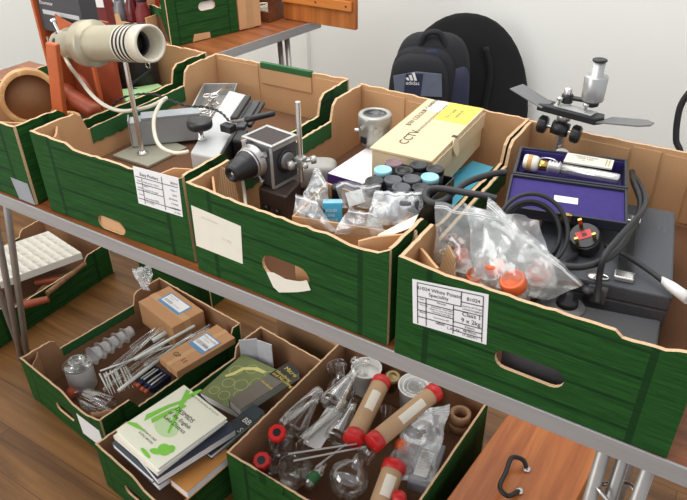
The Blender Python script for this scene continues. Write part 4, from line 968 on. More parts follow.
solo('paper_slip', sheet(p), PAPER, 'white paper slip standing inside the milky bag', 'paper')
p = [V(q) for q in ((0.068,0.077,1.135), (0.096,0.155,1.140), (0.103,0.120,1.136), (0.069,0.058,1.131))]
solo('paper_slip', sheet(p), CREAM, 'cream paper curled along the front right edge of the carton', 'paper')

# ---------------------------------------------------------------- fourth tray: microscope, instrument case, cables, bags
F3 = TOP+.0355
def gtube(name, pts, r, m, label, cat='cable', group=None, seg=10, n=8):
    return solo(name, MB().tube(spline(pts, n), r, seg), m, label, cat, group)
# dissecting microscope
cx, cy = .204, .512
o = thing('dissecting_microscope', 'small dissecting microscope with grey wings standing behind the open violet case', 'microscope', (cx, cy, F3))
part('foot', MB().lathe([(0, 0), (.045, 0), (.045, .008), (.04, .014), (.012, .02), (0, .02)], Matrix.Translation((cx, cy, F3)), 32), BLACK, o)
part('pillar', MB().cyl((cx, cy, F3+.0205), (cx, cy, 1.226), .0088, seg=24), CHROME, o)
part('pillar_top', MB().lathe([(.0105, 1.222), (.0105, 1.236), (.009, 1.238), (0, 1.238)], Matrix.Translation((cx, cy, 0)), 24), BLACK, o)
part('pillar_top', MB().lathe([(.0075, 1.2383), (.0075, 1.247), (.006, 1.249), (0, 1.249)], Matrix.Translation((cx, cy, 0)), 24), CHROME, o)
part('collar', MB().lathe([(.009, 1.187), (.0125, 1.188), (.0125, 1.2), (.009, 1.201)], Matrix.Translation((cx, cy, 0)), 24), STEEL, o)
ka, kb = V((cx-.033, cy-.014, 1.177)), V((cx+.03, cy-.014, 1.171))
part('pinion_block', MB().lathe([(0, -.016), (.013, -.015), (.014, 0), (.013, .015), (0, .016)], fr(V((cx, cy-.012, 1.175)), kb-ka), 20), BLACK, o)
part('focus_shaft', MB().cyl(ka, kb, .0042, seg=12), CHROME, o)
for p, s in ((ka, 1), (kb, -1)):
    d = (kb-ka).normalized()*s; pr = [(0, -.008), (.014, -.008), (.0155, -.006), (.0155, .006), (.014, .008), (0, .008)]
    k = part('focus_knob', MB().lathe(pr, fr(p, d), 28), BLACK, o)
    m = MB()
    for i in range(18):
        a = i*PI/9; q = fr(p, d) @ Matrix.Rotation(a, 4, 'Z'); m.box((.0148, -.0011, -.0055), (.0166, .0011, .0055), 0, q)
    g = part('knurling', m, BLACK, k); g['kind'] = 'stuff'
ang = -.06
sm = Matrix.Translation((cx+.012, cy-.012, 1.203)) @ Matrix.Rotation(.0, 4, 'Z') @ Matrix.Rotation(.05, 4, 'Y')
part('stage', MB().prism([(-.058, -.014), (.05, -.019), (.062, -.004), (.058, .014), (-.045, .018), (-.058, .008)], 0, .013, 0, sm), BLACK, o, bevel=.002)
part('stage_glass', MB().prism([(-.03, -.008), (.04, -.012), (.045, .01), (-.03, .014)], .0133, .015, 0, sm), LTGREY, o)
for x in (-.022, .026):
    part('stage_clip', MB().cyl(sm @ V((x, -.004, .0152)), sm @ V((x, -.004, .026)), .003, seg=12).lathe([(0, .026), (.0055, .026), (.0055, .031), (0, .032)], sm @ Matrix.Translation((x, -.004, 0)), 16), CHROME, o)
WING = mat('grey ribbed rubber', (112, 112, 112), .5, var=.1, scale=(200, 200, 200))
part('arm_rest', MB().hexa([(.100, .495, 1.232), (.168, .482, 1.212), (.182, .505, 1.217), (.118, .515, 1.238), (.100, .495, 1.2345), (.168, .482, 1.2145), (.182, .505, 1.2195), (.118, .515, 1.2405)]), WING, o, bevel=.0008)
part('arm_rest', MB().prism([(0, -.012), (.07, -.017), (.09, -.010), (.093, .004), (.078, .016), (.02, .019)], 0, .0025, 0, Matrix.Translation((.268, .495, 1.205)) @ Matrix.Rotation(-.14, 4, 'Y')), WING, o)
part('lens_arm', MB().hexa([(cx, cy-.005, 1.228), (.25, .502, 1.231), (.25, .514, 1.231), (cx, cy+.007, 1.228), (cx, cy-.005, 1.234), (.25, .502, 1.236), (.25, .514, 1.236), (cx, cy+.007, 1.234)]), BLACK, o, bevel=.001)
hx, hy = .249, .508
SAT = mat('satin aluminium', (176, 176, 174), .3, .55, var=.06)
part('lens_head', MB().lathe([(0, 1.2365), (.0185, 1.2365), (.0195, 1.239), (.0205, 1.279), (.019, 1.281), (.0105, 1.2815), (.0108, 1.306), (0, 1.306)], Matrix.Translation((hx, hy, 0)), 40), SAT, o)
part('eyepiece', MB().lathe([(.011, 1.3063), (.0125, 1.307), (.0125, 1.3095), (.009, 1.3105), (0, 1.309)], Matrix.Translation((hx, hy, 0)), 32), BLACK, o)
part('objective', MB().lathe([(0, 1.2235), (.006, 1.2235), (.0075, 1.2255), (.0125, 1.227), (.0135, 1.236), (0, 1.236)], Matrix.Translation((hx, hy, 0)), 28), BLACK, o)
part('mirror', MB().lathe([(0, -.002), (.014, -.002), (.015, 0), (.014, .002), (0, .002)], fr((cx+.014, cy-.022, 1.128), (.2, -.5, .8)), 24), WHITEP, o)

# black carrying case
br, bk = V((.476, .188, 0)), V((.434, .445, 0))
u = (bk-br).normalized(); w = V((-u.y, u.x, 0))
mm = axes(br, w, u, (0, 0, 1)); W3, D3, T3 = .205, (bk-br).length, 1.092
o = thing('carrying_case', 'flat black instrument case with a strap handle at the right of the fourth tray', 'case', mm @ V((W3/2, D3/2, F3)))
part('case_base', MB().box((0, 0, F3), (W3, D3, T3-.026), 0, mm), GREYC, o, bevel=.003)
part('case_lid', MB().box((-.001, -.001, T3-.0255), (W3+.001, D3+.001, T3), 0, mm), GREYC, o, bevel=.003)
part('handle_strap', MB().box((.056, .03, T3+.003), (.078, .19, T3+.008), 0, mm), BLACK, o, bevel=.002)
for y0_, y1_ in ((.012, .032), (.188, .208)):
    part('handle_end', MB().box((.053, y0_, T3+.0002), (.081, y1_, T3+.0085), 0, mm), CHROME, o, bevel=.002)
part('clasp', MB().box((.085, -.0045, T3-.035), (.112, -.0012, T3-.006), 0, mm).tube([mm @ V((.0985+.011*math.cos(a), .012+.006*math.sin(a), T3+.002)) for a in [i*PI/8 for i in range(16)]], .0018, 6, closed=True), CHROME, o)
part('clasp', MB().lathe([(0, 0), (.011, 0), (.011, .003), (0, .004)], mm @ Matrix.Translation((.108, .012, T3+.0002)), 20), CHROME, o)
tq = [mm @ V(p) for p in ((.035, .21, T3), (.005, .21, T3), (.005, .175, T3), (.035, .175, T3))]
quad_prints(o, [tq[1], tq[2], tq[3], tq[0]][::1], [('Cooke', .1, .4, .22), ('York', .1, .7, .22)], ink=GINK)
for k, x in enumerate((.05, .12)):
    part('red_foot', MB().lathe([(.008, 0), (.012, 0), (.012, .002), (.008, .002)], fr(mm @ V((x+.02, -.0012, F3+.03)), mm.to_3x3() @ V((0, -1, 0))), 20), RED, o)

# violet lined case, opened flat
fl, frr = V((.178, .332, 0)), V((.360, .376, 0)); u = (frr-fl).normalized(); w = V((-u.y, u.x, 0))
L = (frr-fl).length; D = .113; zb, zt = 1.1085, 1.150; mm = axes(fl, u, w, (0, 0, 1))
BOXB = mat('black leathercloth', (40, 42, 52), .5, var=.15, scale=(200, 200, 200), bump=.15)
o = thing('instrument_case', 'black instrument case lined with violet velvet lying open on the black carrying case', 'case', mm @ V((L/2, D/2, zb)))
k = .005
part('case_base', MB().box((0, 0, zb), (L, D, zb+.005), 0, mm), BOXB, o, bevel=.001)
for lo, hi in (((0, 0, zb+.0052), (L, k, zt)), ((0, D-k, zb+.0052), (L, D, zt)), ((0, k+.0002, zb+.0052), (k, D-k-.0002, zt)), ((L-k, k+.0002, zb+.0052), (L, D-k-.0002, zt))):
    part('case_wall', MB().box(lo, hi, 0, mm), BOXB, o, bevel=.0008)
part('velvet_lining', MB().box((k+.0004, k+.0004, zb+.0052), (L-k-.0004, D-k-.0004, zt-.027), 0, mm), PURPLE, o)
part('velvet_lining', MB().box((k+.0004, D-k-.003, zt-.0265), (L-k-.0004, D-k-.0004, zt-.004), 0, mm), PURPLE, o)
h0, h1 = V(fl)+V((-.001, -.004, 0)), V(frr)+V((.0, -.004, 0)); g0, g1 = V((0.202,0.233,1.139)), V((0.382,0.266,1.139))
ll = V((g0.x-h0.x, g0.y-h0.y, -.010)).normalized(); LD = V((g0.x-h0.x, g0.y-h0.y, -.01)).length; LU = V((h1.x-h0.x, h1.y-h0.y, 0)).normalized(); LL = V((h1-h0)).length
lm = axes((h0.x, h0.y, zt), LU, ll, LU.cross(ll)*-1) if LU.cross(ll).z < 0 else axes((h0.x, h0.y, zt), LU, ll, LU.cross(ll))
ld_ = part('case_lid', MB().box((0, 0, -.018), (LL, LD, -.012), 0, lm), BOXB, o, bevel=.001)
for lo, hi in (((0, 0, -.0118), (LL, .004, 0)), ((0, LD-.004, -.0118), (LL, LD, 0)), ((0, .0042, -.0118), (.004, LD-.0042, 0)), ((LL-.004, .0042, -.0118), (LL, LD-.0042, 0))):
    part('lid_rim', MB().box(lo, hi, 0, lm), BOXB, ld_, bevel=.0008)
part('lid_lining', MB().box((.0043, .0043, -.0118), (LL-.0043, LD-.0043, -.005), 0, lm), PURPLE, ld_)
lq = [lm @ V(p) for p in ((LL*.40, LD*.42, -.0045), (LL*.60, LD*.42, -.0045), (LL*.60, LD*.60, -.0045), (LL*.40, LD*.60, -.0045))]
pl_ = part('maker_label', sheet(lq, .0004), PAPER, ld_); MW[pl_.name] = MW[o.name]
quad_prints(o, lift(lq, .0003), [('W. R. PRIOR & Co', .5, .45, .14, 'c'), ('LONDON', .5, .75, .12, 'c')], ink=GINK)
part('latch', MB().box((LL*.47, LD+.0002, -.010), (LL*.56, LD+.0035, .002), 0, lm).box((LL*.49, LD+.0002, .0022), (LL*.54, LD+.007, .004), 0, lm), BRASS, o, bevel=.0008)
# the silver instrument in it
ia, ib = mm @ V((.018, .062, zt-.007)), mm @ V((L-.012, .045, zt-.009))
d = (ib-ia).normalized(); Li = (ib-ia).length
im = fr(ia, d)
inst = thing('ophthalmoscope', 'silver tubular instrument with threaded collar lying in the violet lined case', 'instrument', ia-V((0, 0, .012)))
part('handle_tube', MB().lathe([(0, .06), (.0095, .06), (.0095, Li-.004), (.009, Li-.001), (.0075, Li), (0, Li)], im, 28), CHROME, inst)
part('threaded_collar', MB().lathe([(.0075, .036)]+[(.0128 if i % 2 else .0095, .037+.0028*i) for i in range(9)]+[(.0095, .0625)], im, 28), STEEL, inst)
part('brass_collar', MB().lathe([(.008, .022), (.0095, .023), (.0095, .035), (.008, .036)], im, 24), BRASS, inst)
part('head', MB().lathe([(0, -.006), (.013, -.005), (.0145, -.002), (.0145, .016), (.012, .0215), (0, .0216)], fr(ia, d), 28), CREAM, inst)
part('head_band', MB().lathe([(.0147, .002), (.0151, .003), (.0151, .009), (.0147, .01)], im, 28), mat('tan enamel', (196, 150, 92), .4), inst)
rg = ia+d*.035+w*.02
part('ring', MB().tube([rg+V(u)*(.016*math.cos(a))+V(w)*(.013*math.sin(a)) for a in [i*PI/12 for i in range(24)]], .0017, 8, closed=True), CHROME, inst)
cq = [mm @ V(p) for p in ((.085, .106, zt+.002), (L-.022, .104, zt-.001), (L-.026, .068, zt-.001), (.080, .069, zt+.001))]
cd = solo('card', sheet(cq, .003), CREAM, 'cream instruction card lying in the back of the violet lined case', 'card')
quad_prints(cd, lift(cq, .0002), [('DIRECTIONS', .42, .3, .13, 'c'), ('FOR USE', .42, .5, .13, 'c'), ('No. 1', .42, .72, .1, 'c')], ink=GINK)
quad_prints(cd, lift(cq, .0002), lines=[(.86, .15, .86, .85), (.92, .15, .92, .85)], ink=BRASS, name='printed_rule')

# slab with dial in front
q = [V((.292, .026, 0)), V((.489, .030, 0)), V((.472, .163, 0)), V((.309, .128, 0))]
o = thing('transformer', 'low dark grey transformer slab behind the front rim of the fourth tray', 'transformer', drop((q[0]+q[2])/2, F3))
part('metal_case', MB().hexa([drop(p, F3) for p in q]+[drop(p, 1.066) for p in q]), mat('dark hammertone', (72, 72, 74), .45, .2, var=.12, scale=(140, 140, 140), bump=.2), o, bevel=.003)
c = V((0.348,0.124,1.067))
part('dial_plate', MB().lathe([(0, 0), (.027, 0), (.027, .0015), (.0, .002)], Matrix.Translation((c.x, c.y, 1.0663)), 32), MIDGREY, o)
part('dial_knob', MB().lathe([(0, 0), (.016, 0), (.015, .008), (.007, .010), (.006, .02), (0, .021)], Matrix.Translation((c.x, c.y+.004, 1.0685)), 28), BLACK, o)
c = V((0.368,0.156,1.067))
part('terminal_post', MB().lathe([(0, 0), (.005, 0), (.005, .012), (.0085, .0125), (.0085, .02), (.0, .021)], Matrix.Translation((c.x, c.y, 1.0663)), 20), DKGREY, o)

# flexes and plug
cc = V((.262, .188, 1.130)); n = V((.35, -.62, .66)).normalized(); x = n.cross(V((0, 0, 1))).normalized(); y = n.cross(x)
pts = []
for i in range(4*26+1):
    a = i/26*2*PI; r = .046+.005*math.sin(i/26*2.1)+.0022*(i//26)
    pts.append(cc+x*(r*math.cos(a))*.92+y*(r*math.sin(a))+n*(-.008+.0075*(i/26)))
gtube('coiled_flex', [p if p.y > .02 else V((p.x, .02, p.z)) for p in pts], .0034, RUBBER, 'coil of thin black flex in front of the violet lid', n=3, seg=8)
pc = V((0.334,0.243,1.112)); pn = V((-.15, -.45, .88)).normalized()
pm = fr(pc, pn, (.8, .5, .2))
o = thing('mains_plug', 'black three pin plug with a red label lying beside the coiled flex', 'plug', pc)
part('plug_body', MB().prism([(.024*math.cos(a)*(1 if math.sin(a) > -.2 else .9), .026*math.sin(a)) for a in [i*PI/14 for i in range(28)]], -.012, .011, 0, pm, True), BLACK, o, bevel=.003)
part('plug_base', MB().prism([(.021*math.cos(a), .023*math.sin(a)) for a in [i*PI/14 for i in range(28)]], .0112, .014, 0, pm, True), BLACK, o)
part('red_label', MB().box((-.012, -.007, .0142), (.011, .008, .0148), 0, pm), RED, o)
part('fuse_slot', MB().box((-.003, -.003, .0149), (.004, .003, .0153), 0, pm), BLACK, o)
for p, l in (((-.014, -.012), .014), ((.012, -.013), .014), ((.0, .0165), .019)):
    part('pin', MB().box((p[0]-.0028, p[1]-.0018, .0142), (p[0]+.0028, p[1]+.0018, .0142+l), 0, pm), BRASS, o)
gtube('mains_flex', [pc+pm.to_3x3() @ V((-.02, -.022, .0)), (0.326,0.148,1.120), (0.349,0.144,1.125), (0.372,0.162,1.130), (0.387,0.204,1.130), (0.391,0.275,1.128), (0.389,0.344,1.125), (0.384,0.377,1.130), (0.369,0.416,1.130), (0.351,0.482,1.115), (0.338,0.546,1.100)], .0052, RUBBER, 'thick black flex curving from the plug round the violet lined case')
gtube('mains_flex', [(0.387,0.137,1.080), (0.383,0.147,1.095), (0.379,0.154,1.118), (0.379,0.159,1.146), (0.385,0.199,1.153), (0.391,0.250,1.152), (0.397,0.302,1.152), (0.392,0.365,1.142), (0.369,0.455,1.120), (0.343,0.516,1.110)], .0046, RUBBER, 'second black flex dropping past the dark grey slab to the front rim')
wl = gtube('tapered_lead', [(0.364,0.254,1.105), (0.388,0.240,1.110), (0.415,0.225,1.110), (0.441,0.211,1.108), (0.458,0.201,1.106)], .004, RUBBER, 'black lead with a white sleeve running off over the black case')
sv = V((0.455,0.205,1.106)); e = V((0.497,0.175,1.106))
part('white_sleeve', MB().tube([sv, sv*.6+e*.4, e], lambda t: .0046+.004*min(1, t*1.6), 12), WHITEP, wl)
gtube('corrugated_flex', [(0.200,0.198,1.168), (0.183,0.195,1.170), (0.155,0.189,1.170), (0.124,0.184,1.170), (0.103,0.175,1.170), (0.096,0.162,1.168), (0.102,0.150,1.163), (0.117,0.149,1.160), (0.127,0.167,1.160), (0.128,0.206,1.160), (0.135,0.247,1.160), (0.152,0.282,1.160), (0.165,0.304,1.158), (0.173,0.312,1.157)], .0056, mat('dark rubber hose', (46, 46, 48), .5, var=.25, scale=(500, 500, 500)), 'dark flexible hose looping over the wall between the last two trays')

# bags of orange capped pots
def clampy(b, y):
    for ch in b.children:
        for v in ch.data.vertices:
            if v.co.y+b.location.y < y: v.co.y = y-b.location.y
OC = [(0.190,0.108,1.095), (0.213,0.096,1.090), (0.253,0.100,1.095), (0.281,0.105,1.090), (0.312,0.120,1.085), (0.219,0.130,1.085)]
OL = ['orange cap nearest the printed label among the clear bags', 'small orange cap close behind the front rim', 'orange cap seen through the folds in the middle of the bags', 'wide orange cap in the middle of the diagonal bag', 'wide orange cap at the right end of the diagonal bag', 'orange cap deep between the two bags']
for k, p in enumerate(OC):
    p = V(p); p.y = max(p.y, .034); r = (.016, .013, .016, .019, .018, .014)[k]
    d = V((random.uniform(-.5, .5), random.uniform(-.6, 0), 1)).normalized()
    c = thing('pot', OL[k], 'pot', (p.x, p.y, p.z-.03), 0, 'orange capped pots in the clear bags')
    part('pot_body', MB().lathe([(0, -.03), (r*.85, -.03), (r*.9, -.002), (0, -.002)], fr(p, d), 18), GLASS2, c)
    part('cap', MB().lathe([(r, -.0018), (r*1.02, .0), (r, .014), (r*.8, .016), (r*.75, .013), (0, .013)], fr(p, d), 24), ORANGE, c)
AMB = mat('amber resin', (132, 62, 24), .15, var=.3)
for k, (p, lb) in enumerate((((0.164,0.120,1.125), 'amber ring lens uppermost in the left bag'), ((0.174,0.112,1.120), 'amber ring lens just below the uppermost in the left bag'), ((0.161,0.102,1.110), 'amber ring lens lowest in the left bag'))):
    solo('ring_lens', MB().tube([V(p)+V((.008*math.cos(a), .006*math.sin(a), .003*math.sin(a+1))) for a in [i*PI/8 for i in range(16)]], .003, 8, closed=True), (AMB, AMB, BRASS)[k], lb, 'lens', 'amber rings in the left bag')
b1 = bag('polythene_bag', 'clear zip bag with amber rings at the left of the fourth tray', [(0.135,0.115,1.185), (0.242,0.149,1.175), (0.238,0.082,1.095), (0.153,0.091,1.095)], .016, FILM, 11, amp=.006, group='zip bags of pots in the fourth tray', freq=22)
b2 = bag('polythene_bag', 'clear zip bag over orange caps with its zip running diagonally', [(0.206,0.148,1.195), (0.365,0.109,1.125), (0.325,0.091,1.085), (0.217,0.074,1.090)], .020, FILM, 17, amp=.007, group='zip bags of pots in the fourth tray', freq=20)
b3 = bag('polythene_bag', 'crumpled clear bag sandwiched between the other two zip bags', [(0.164,0.147,1.175), (0.279,0.170,1.165), (0.333,0.109,1.100), (0.224,0.083,1.100)], .010, FILM, 23, zips=False, amp=.009, group='zip bags of pots in the fourth tray', freq=24)
for b in (b1, b2, b3): clampy(b, .0165)

# ---------------------------------------------------------------- under the table: glassware tray
FA = FZ+.0215
def flask(name, label, p, axis, prof, m=None, group=None, cat='glassware', seg=28):
    """thin-walled vessel from an outer profile"""
    return solo(name, MB().lathe(prof, fr(p, axis), seg), m or GLASS, label, cat, group)
c = V((-1.174,0.242,0.115)); c.z = FA
o = thing('glass_jar', 'round lidded glass jar in the front corner of the glassware tray', 'jar', c)
part('jar_body', MB().lathe([(0, .001), (.042, .001), (.046, .006), (.046, .09), (.043, .093), (.042, .09), (.042, .008), (0, .007)], Matrix.Translation(c), 36), GLASS2, o)
part('jar_lid', MB().lathe([(.047, .0935), (.049, .096), (.049, .104), (.044, .108), (.03, .109), (.029, .118), (.025, .121), (.020, .118), (.019, .108), (0, .107)], Matrix.Translation(c), 36), GLASS, o)
a, b = V((-1.161,0.199,0.075)), V((-0.901,0.233,0.075)); d = b-a; d.z = 0; d = d.normalized(); a.z = FA+.038
o = thing('glass_bottle', 'clear glass bottle with an orange stopper lying in the glassware tray', 'bottle', a+d*.08-V((0, 0, .037)))
part('bottle_body', MB().lathe([(.0135, .022), (.0145, .03), (.0145, .04), (.033, .062), (.0365, .075), (.0365, .17), (.033, .176), (.0, .172)], fr(a, d), 36), GLASS, o)
part('stopper', MB().lathe([(0, -.006), (.0165, -.005), (.0175, .004), (.0175, .018), (.0155, .0215), (0, .0216)], fr(a, d), 28), TERRA, o)
# stack of clear funnels
a, b = V((-1.173,0.300,0.115)), V((-1.159,0.564,0.105)); d = (b-a).normalized()
FUN = ['clear plastic cup at the near end of the flanged stack', 'second flanged clear cup of the stack', 'third flanged clear cup of the stack', 'fourth flanged clear cup of the stack', 'clear cup at the far end of the flanged stack']
for k in range(5):
    solo('plastic_cup', MB().lathe([(.034-.001*k, .0), (.034-.001*k, .002), (.027-.001*k, .003), (.023-.001*k, .024), (.021, .033), (0, .033)], fr(a+d*(.034*k), d), 28), GLASS2, FUN[k], 'cup', 'stack of flanged clear cups')
# tubes and pipettes
TU = [((112,388,.10), (196,322,.11), .0075), ((120,390,.085), (205,324,.10), .0065), ((118,378,.115), (178,322,.13), .006), ((105,378,.12), (168,338,.125), .004), ((138,372,.10), (208,330,.11), .007),
      ((128,366,.12), (192,330,.12), .0055), ((124,382,.125), (150,362,.14), .0045), ((150,358,.105), (212,322,.10), .0085), ((110,368,.11), (150,336,.12), .006), ((160,340,.12), (196,318,.13), .009), ((140,350,.115), (184,316,.12), .0075), ((100,371,.13), (176,344,.135), .003)]
TUW = [(-1.011,0.239,0.100), (-1.000,0.627,0.110), (-0.996,0.256,0.085), (-0.973,0.644,0.100), (-1.016,0.273,0.115), (-1.036,0.576,0.130), (-1.047,0.247,0.120), (-1.009,0.497,0.125), (-0.995,0.337,0.100), (-0.932,0.616,0.110), (-1.026,0.327,0.120), (-0.972,0.578,0.120),
       (-0.975,0.264,0.125), (-0.959,0.365,0.140), (-1.006,0.404,0.105), (-0.959,0.666,0.100), (-1.080,0.295,0.110), (-1.076,0.476,0.120), (-1.030,0.479,0.120), (-0.996,0.627,0.130), (-1.056,0.408,0.115), (-1.051,0.622,0.120), (-1.077,0.255,0.130), (-0.953,0.481,0.135)]
WHG = mat('frosted white glass', (216, 218, 210), .35, var=.05)
for k in range(12):
    a, b, r = V(TUW[2*k]), V(TUW[2*k+1]), TU[k][2]; L = (b-a).length*(.84 if k in (0, 1, 2, 7, 9, 10) else .95)
    mm_ = WHG if k in (1, 5, 7, 9, 11) else (GLASS2 if k % 2 else GLASS)
    solo('glass_tube', MB().lathe([(r*.8, 0), (r, .001), (r, L-r), (r*.7, L-r*.3), (0, L)], fr(a, b-a), 14), mm_, 'clear glass tube in the loose heap of tubes in the glassware tray' if mm_ is not WHG else 'frosted white glass tube in the loose heap in the glassware tray', 'tube', 'loose tubes in the glassware tray')
for k in range(9):
    f = k/8; a = V((-1.081,0.254,0.115))*(1-f)+V((-1.041,0.330,0.110))*f+V((0, random.uniform(-.003, .003), random.uniform(-.003, .003))); b = a+V((.078, -.034+random.uniform(-.004, .004), -.035))
    solo('pipette', MB().lathe([(0, 0), (.003, .001), (.003, .05), (.0016, .06), (.001, .085), (0, .086)], fr(a, b-a), 8), WHG, 'thin white pipette in the row beside the glass bottle', 'pipette', 'row of white pipettes in the glassware tray')
# navy rack
p = [V((-1.012,0.390,0.100)), V((-0.872,0.379,0.100)), V((-0.874,0.308,0.100)), V((-1.012,0.326,0.100))]
u = (p[1]-p[0]).normalized(); w = V((-u.y, u.x, 0)); mm = axes((p[3]*.5+p[2]*.5)+(p[0]-p[3])*.5, u, w, (0, 0, 1)); rl, rw, rh = .048, .038, .032
mm = axes((p[0]+p[1]+p[2]+p[3])/4, u, w, (0, 0, 1)); 
o = thing('tube_rack', 'navy plastic rack of small tubes with orange bungs in the glassware tray', 'rack', V(mm.translation)-V((0, 0, rh)))
m = MB()
for lo, hi in (((-rl, -rw, -rh), (rl, -rw+.004, 0)), ((-rl, rw-.004, -rh), (rl, rw, 0)), ((-rl, -rw+.0041, -rh), (-rl+.004, rw-.0041, 0)), ((rl-.004, -rw+.0041, -rh), (rl, rw-.0041, 0)), ((-rl+.0041, -rw+.0041, -rh), (rl-.0041, rw-.0041, -rh+.003))): m.box(lo, hi, 0, mm)
part('rack_frame', m, NAVY, o, bevel=.001)
BL = ['orange bunged tube at the back end of the navy rack', 'orange bunged tube second from the back of the rack', 'orange bunged tube third from the back of the rack', 'orange bunged tube fourth from the back of the rack', 'orange bunged tube at the near end of the rack']
for k in range(5):
    a = mm @ V((-rl+.012+.018*k, -rw-.022, -.012)); dd = mm.to_3x3() @ V((0, 1, .12))
    a = mm @ V((-rl+.010+.019*k, -rw-.026, -.004))
    t = thing('small_tube', BL[k], 'tube', a, 0, 'orange bunged tubes in the navy rack')
    part('bung', MB().lathe([(0, 0), (.008, .0005), (.0085, .012), (.0, .013)], fr(a, dd), 16), TERRA, t)
    part('tube_body', MB().lathe([(.0062, .0132), (.0062, .022), (.0062, .0255), (0, .0255)], fr(a, dd), 16), NAVY, t)
    part('glass_stem', MB().lathe([(.003, 0), (.003, .06), (0, .062)], fr(mm @ V((-rl+.012+.017*k, -rw+.006, .002)), mm.to_3x3() @ V((0, 1, 0))), 10), WHG, t)
# parcels
def parcel(label, pts, z, h, lab, band=True):
    q = [V((p[0], p[1], z)) for p in pts]; u = (q[1]-q[0]); w = q[3]-q[0]
    w = w-u.normalized()*w.dot(u.normalized())
    o = thing('brown_parcel', label, 'parcel', (q[0]+u/2+w/2)-V((0, 0, h)), 0, 'brown parcels in the glassware tray')
    U, W = u.length, w.length; mm = axes(q[0], u.normalized(), w.normalized(), (0, 0, 1))
    part('box_body', MB().box((0, 0, -h), (U, W, 0), 0, mm), mat('kraft board', (188, 140, 96), .7, var=.06), o, bevel=.002)
    part('tape_strip', MB().box((-.0006, W*.36, -h), (U+.0006, W*.56, .0006), 0, mm) if band else MB().box((U*.4, -.0006, -h), (U*.6, W+.0006, .0006), 0, mm), mat('tan tape', (200, 156, 110), .35), o)
    (u0, v0, u1, v1) = lab
    lq = [mm @ V(p) for p in ((u0*U, v1*W, .0012), (u1*U, v1*W, .0012), (u1*U, v0*W, .0012), (u0*U, v0*W, .0012))]
    part('blue_edged_label', sheet(lq, .0005), mat('label blue', (92, 146, 188), .5), o)
    li = [(lq[0]*.94+lq[2]*.06)+V((0, 0, .0003)), (lq[1]*.94+lq[3]*.06)+V((0, 0, .0003)), lq[2]*.8+lq[0]*.06+lq[1]*.14+V((0, 0, .0003)), lq[3]*.8+lq[1]*.06+lq[0]*.14+V((0, 0, .0003))]
    part('address_label', sheet(li, .0003), PAPER, o)
    quad_prints(o, lift(li, .0002), [('Fisher Scientific', .06, .25, .13), ('1 x 100 tubes', .06, .45, .1), ('|||||||||||||', .06, .8, .22), ('BATCH 4471', .55, .8, .1)], ink=GINK)
    return o, mm, U, W
P1, m1, U1, W1 = parcel('brown parcel with a blue edged label at the back left of the glassware tray', [V(p)+V((-.004, -.03, 0)) for p in ((-1.183,0.571,0.165), (-0.972,0.527,0.165), (-0.988,0.683,0.165), (-1.170,0.702,0.165))], .185, .10, (.2, .40, .80, .86))
P2, m2, U2, W2 = parcel('brown parcel with pencil writing beside the tray of books', [V(p)+V((-.026, -.034, 0)) for p in ((-0.901,0.414,0.165), (-0.801,0.392,0.165), (-0.814,0.649,0.165), (-0.908,0.657,0.165))], .165, .028, (.12, .45, .9, .78), False)
quad_prints(P2, [m2 @ V(p) for p in ((.01, W2*.36, .0003), (U2-.005, W2*.36, .0003), (U2-.005, .01, .0003), (.01, .01, .0003))], [('GP  11', .08, .6, .24)], ink=INK)
bag('polythene_bag', 'scrap of clear polythene hanging over the back corner of the glassware tray', [(-1.302,0.627,0.235), (-1.251,0.689,0.235), (-1.199,0.608,0.190), (-1.224,0.592,0.190)], .006, FILMM, 31, zips=False, amp=.014, freq=30)


# ---------------------------------------------------------------- tray of books
def book(label, quad, h, cover, pages=PAPER, group='books in the tray on the floor', name='book', spine='l'):
    """quad: top cover corners tl, tr, br, bl (world); h: thickness"""
    tl, tr, br, bl = [V(p) for p in quad]
    w = (tr-tl); v = (bl-tl); v = v-w.normalized()*v.dot(w.normalized())
    W, H = w.length, v.length; n = v.cross(w).normalized()
    mm = axes(tl, w.normalized(), v.normalized(), n)
    base = mm @ V((W/2, H/2, -h))
    o = thing(name, label, 'book', base, 0, group)
    c = .0015
    part('cover', MB().box((0, 0, -c), (W, H, 0), 0, mm).box((0, 0, -h), (W, H, -h+c), 0, mm).box((0, 0, -h+c) if spine == 'l' else (W-c, 0, -h+c), (c, H, -c) if spine == 'l' else (W, H, -c), 0, mm), cover, o)
    part('pages', MB().box((c+.0002 if spine == 'l' else .002, .002, -h+c+.0002), (W-.002 if spine == 'l' else W-c-.0002, H-.002, -c-.0002), 0, mm), pages, o)
    return o, [mm @ V(p) for p in ((0, 0, 0), (W, 0, 0), (W, H, 0), (0, H, 0))]
NV = mat('navy book cloth', (44, 50, 66), .6, var=.15); SL = mat('slate book cover', (74, 84, 92), .5, var=.1); TN = mat('orange tan cover', (206, 142, 76), .5, var=.08)
MUV = mat('pinkish cover', (196, 176, 176), .5); OLV = mat('olive cover', (112, 124, 74), .5, var=.35, scale=(14, 14, 14)); DKT = mat('dark teal book cloth', (40, 54, 60), .6, var=.15); TAUPE = mat('taupe cover', (112, 104, 92), .5, var=.1)
GRN = mat('leaf green ink', (128, 202, 72), .6, var=.15, scale=(200, 200, 200)); PGRN = mat('pale green ink', (196, 222, 168), .6, var=.1, scale=(200, 200, 200))
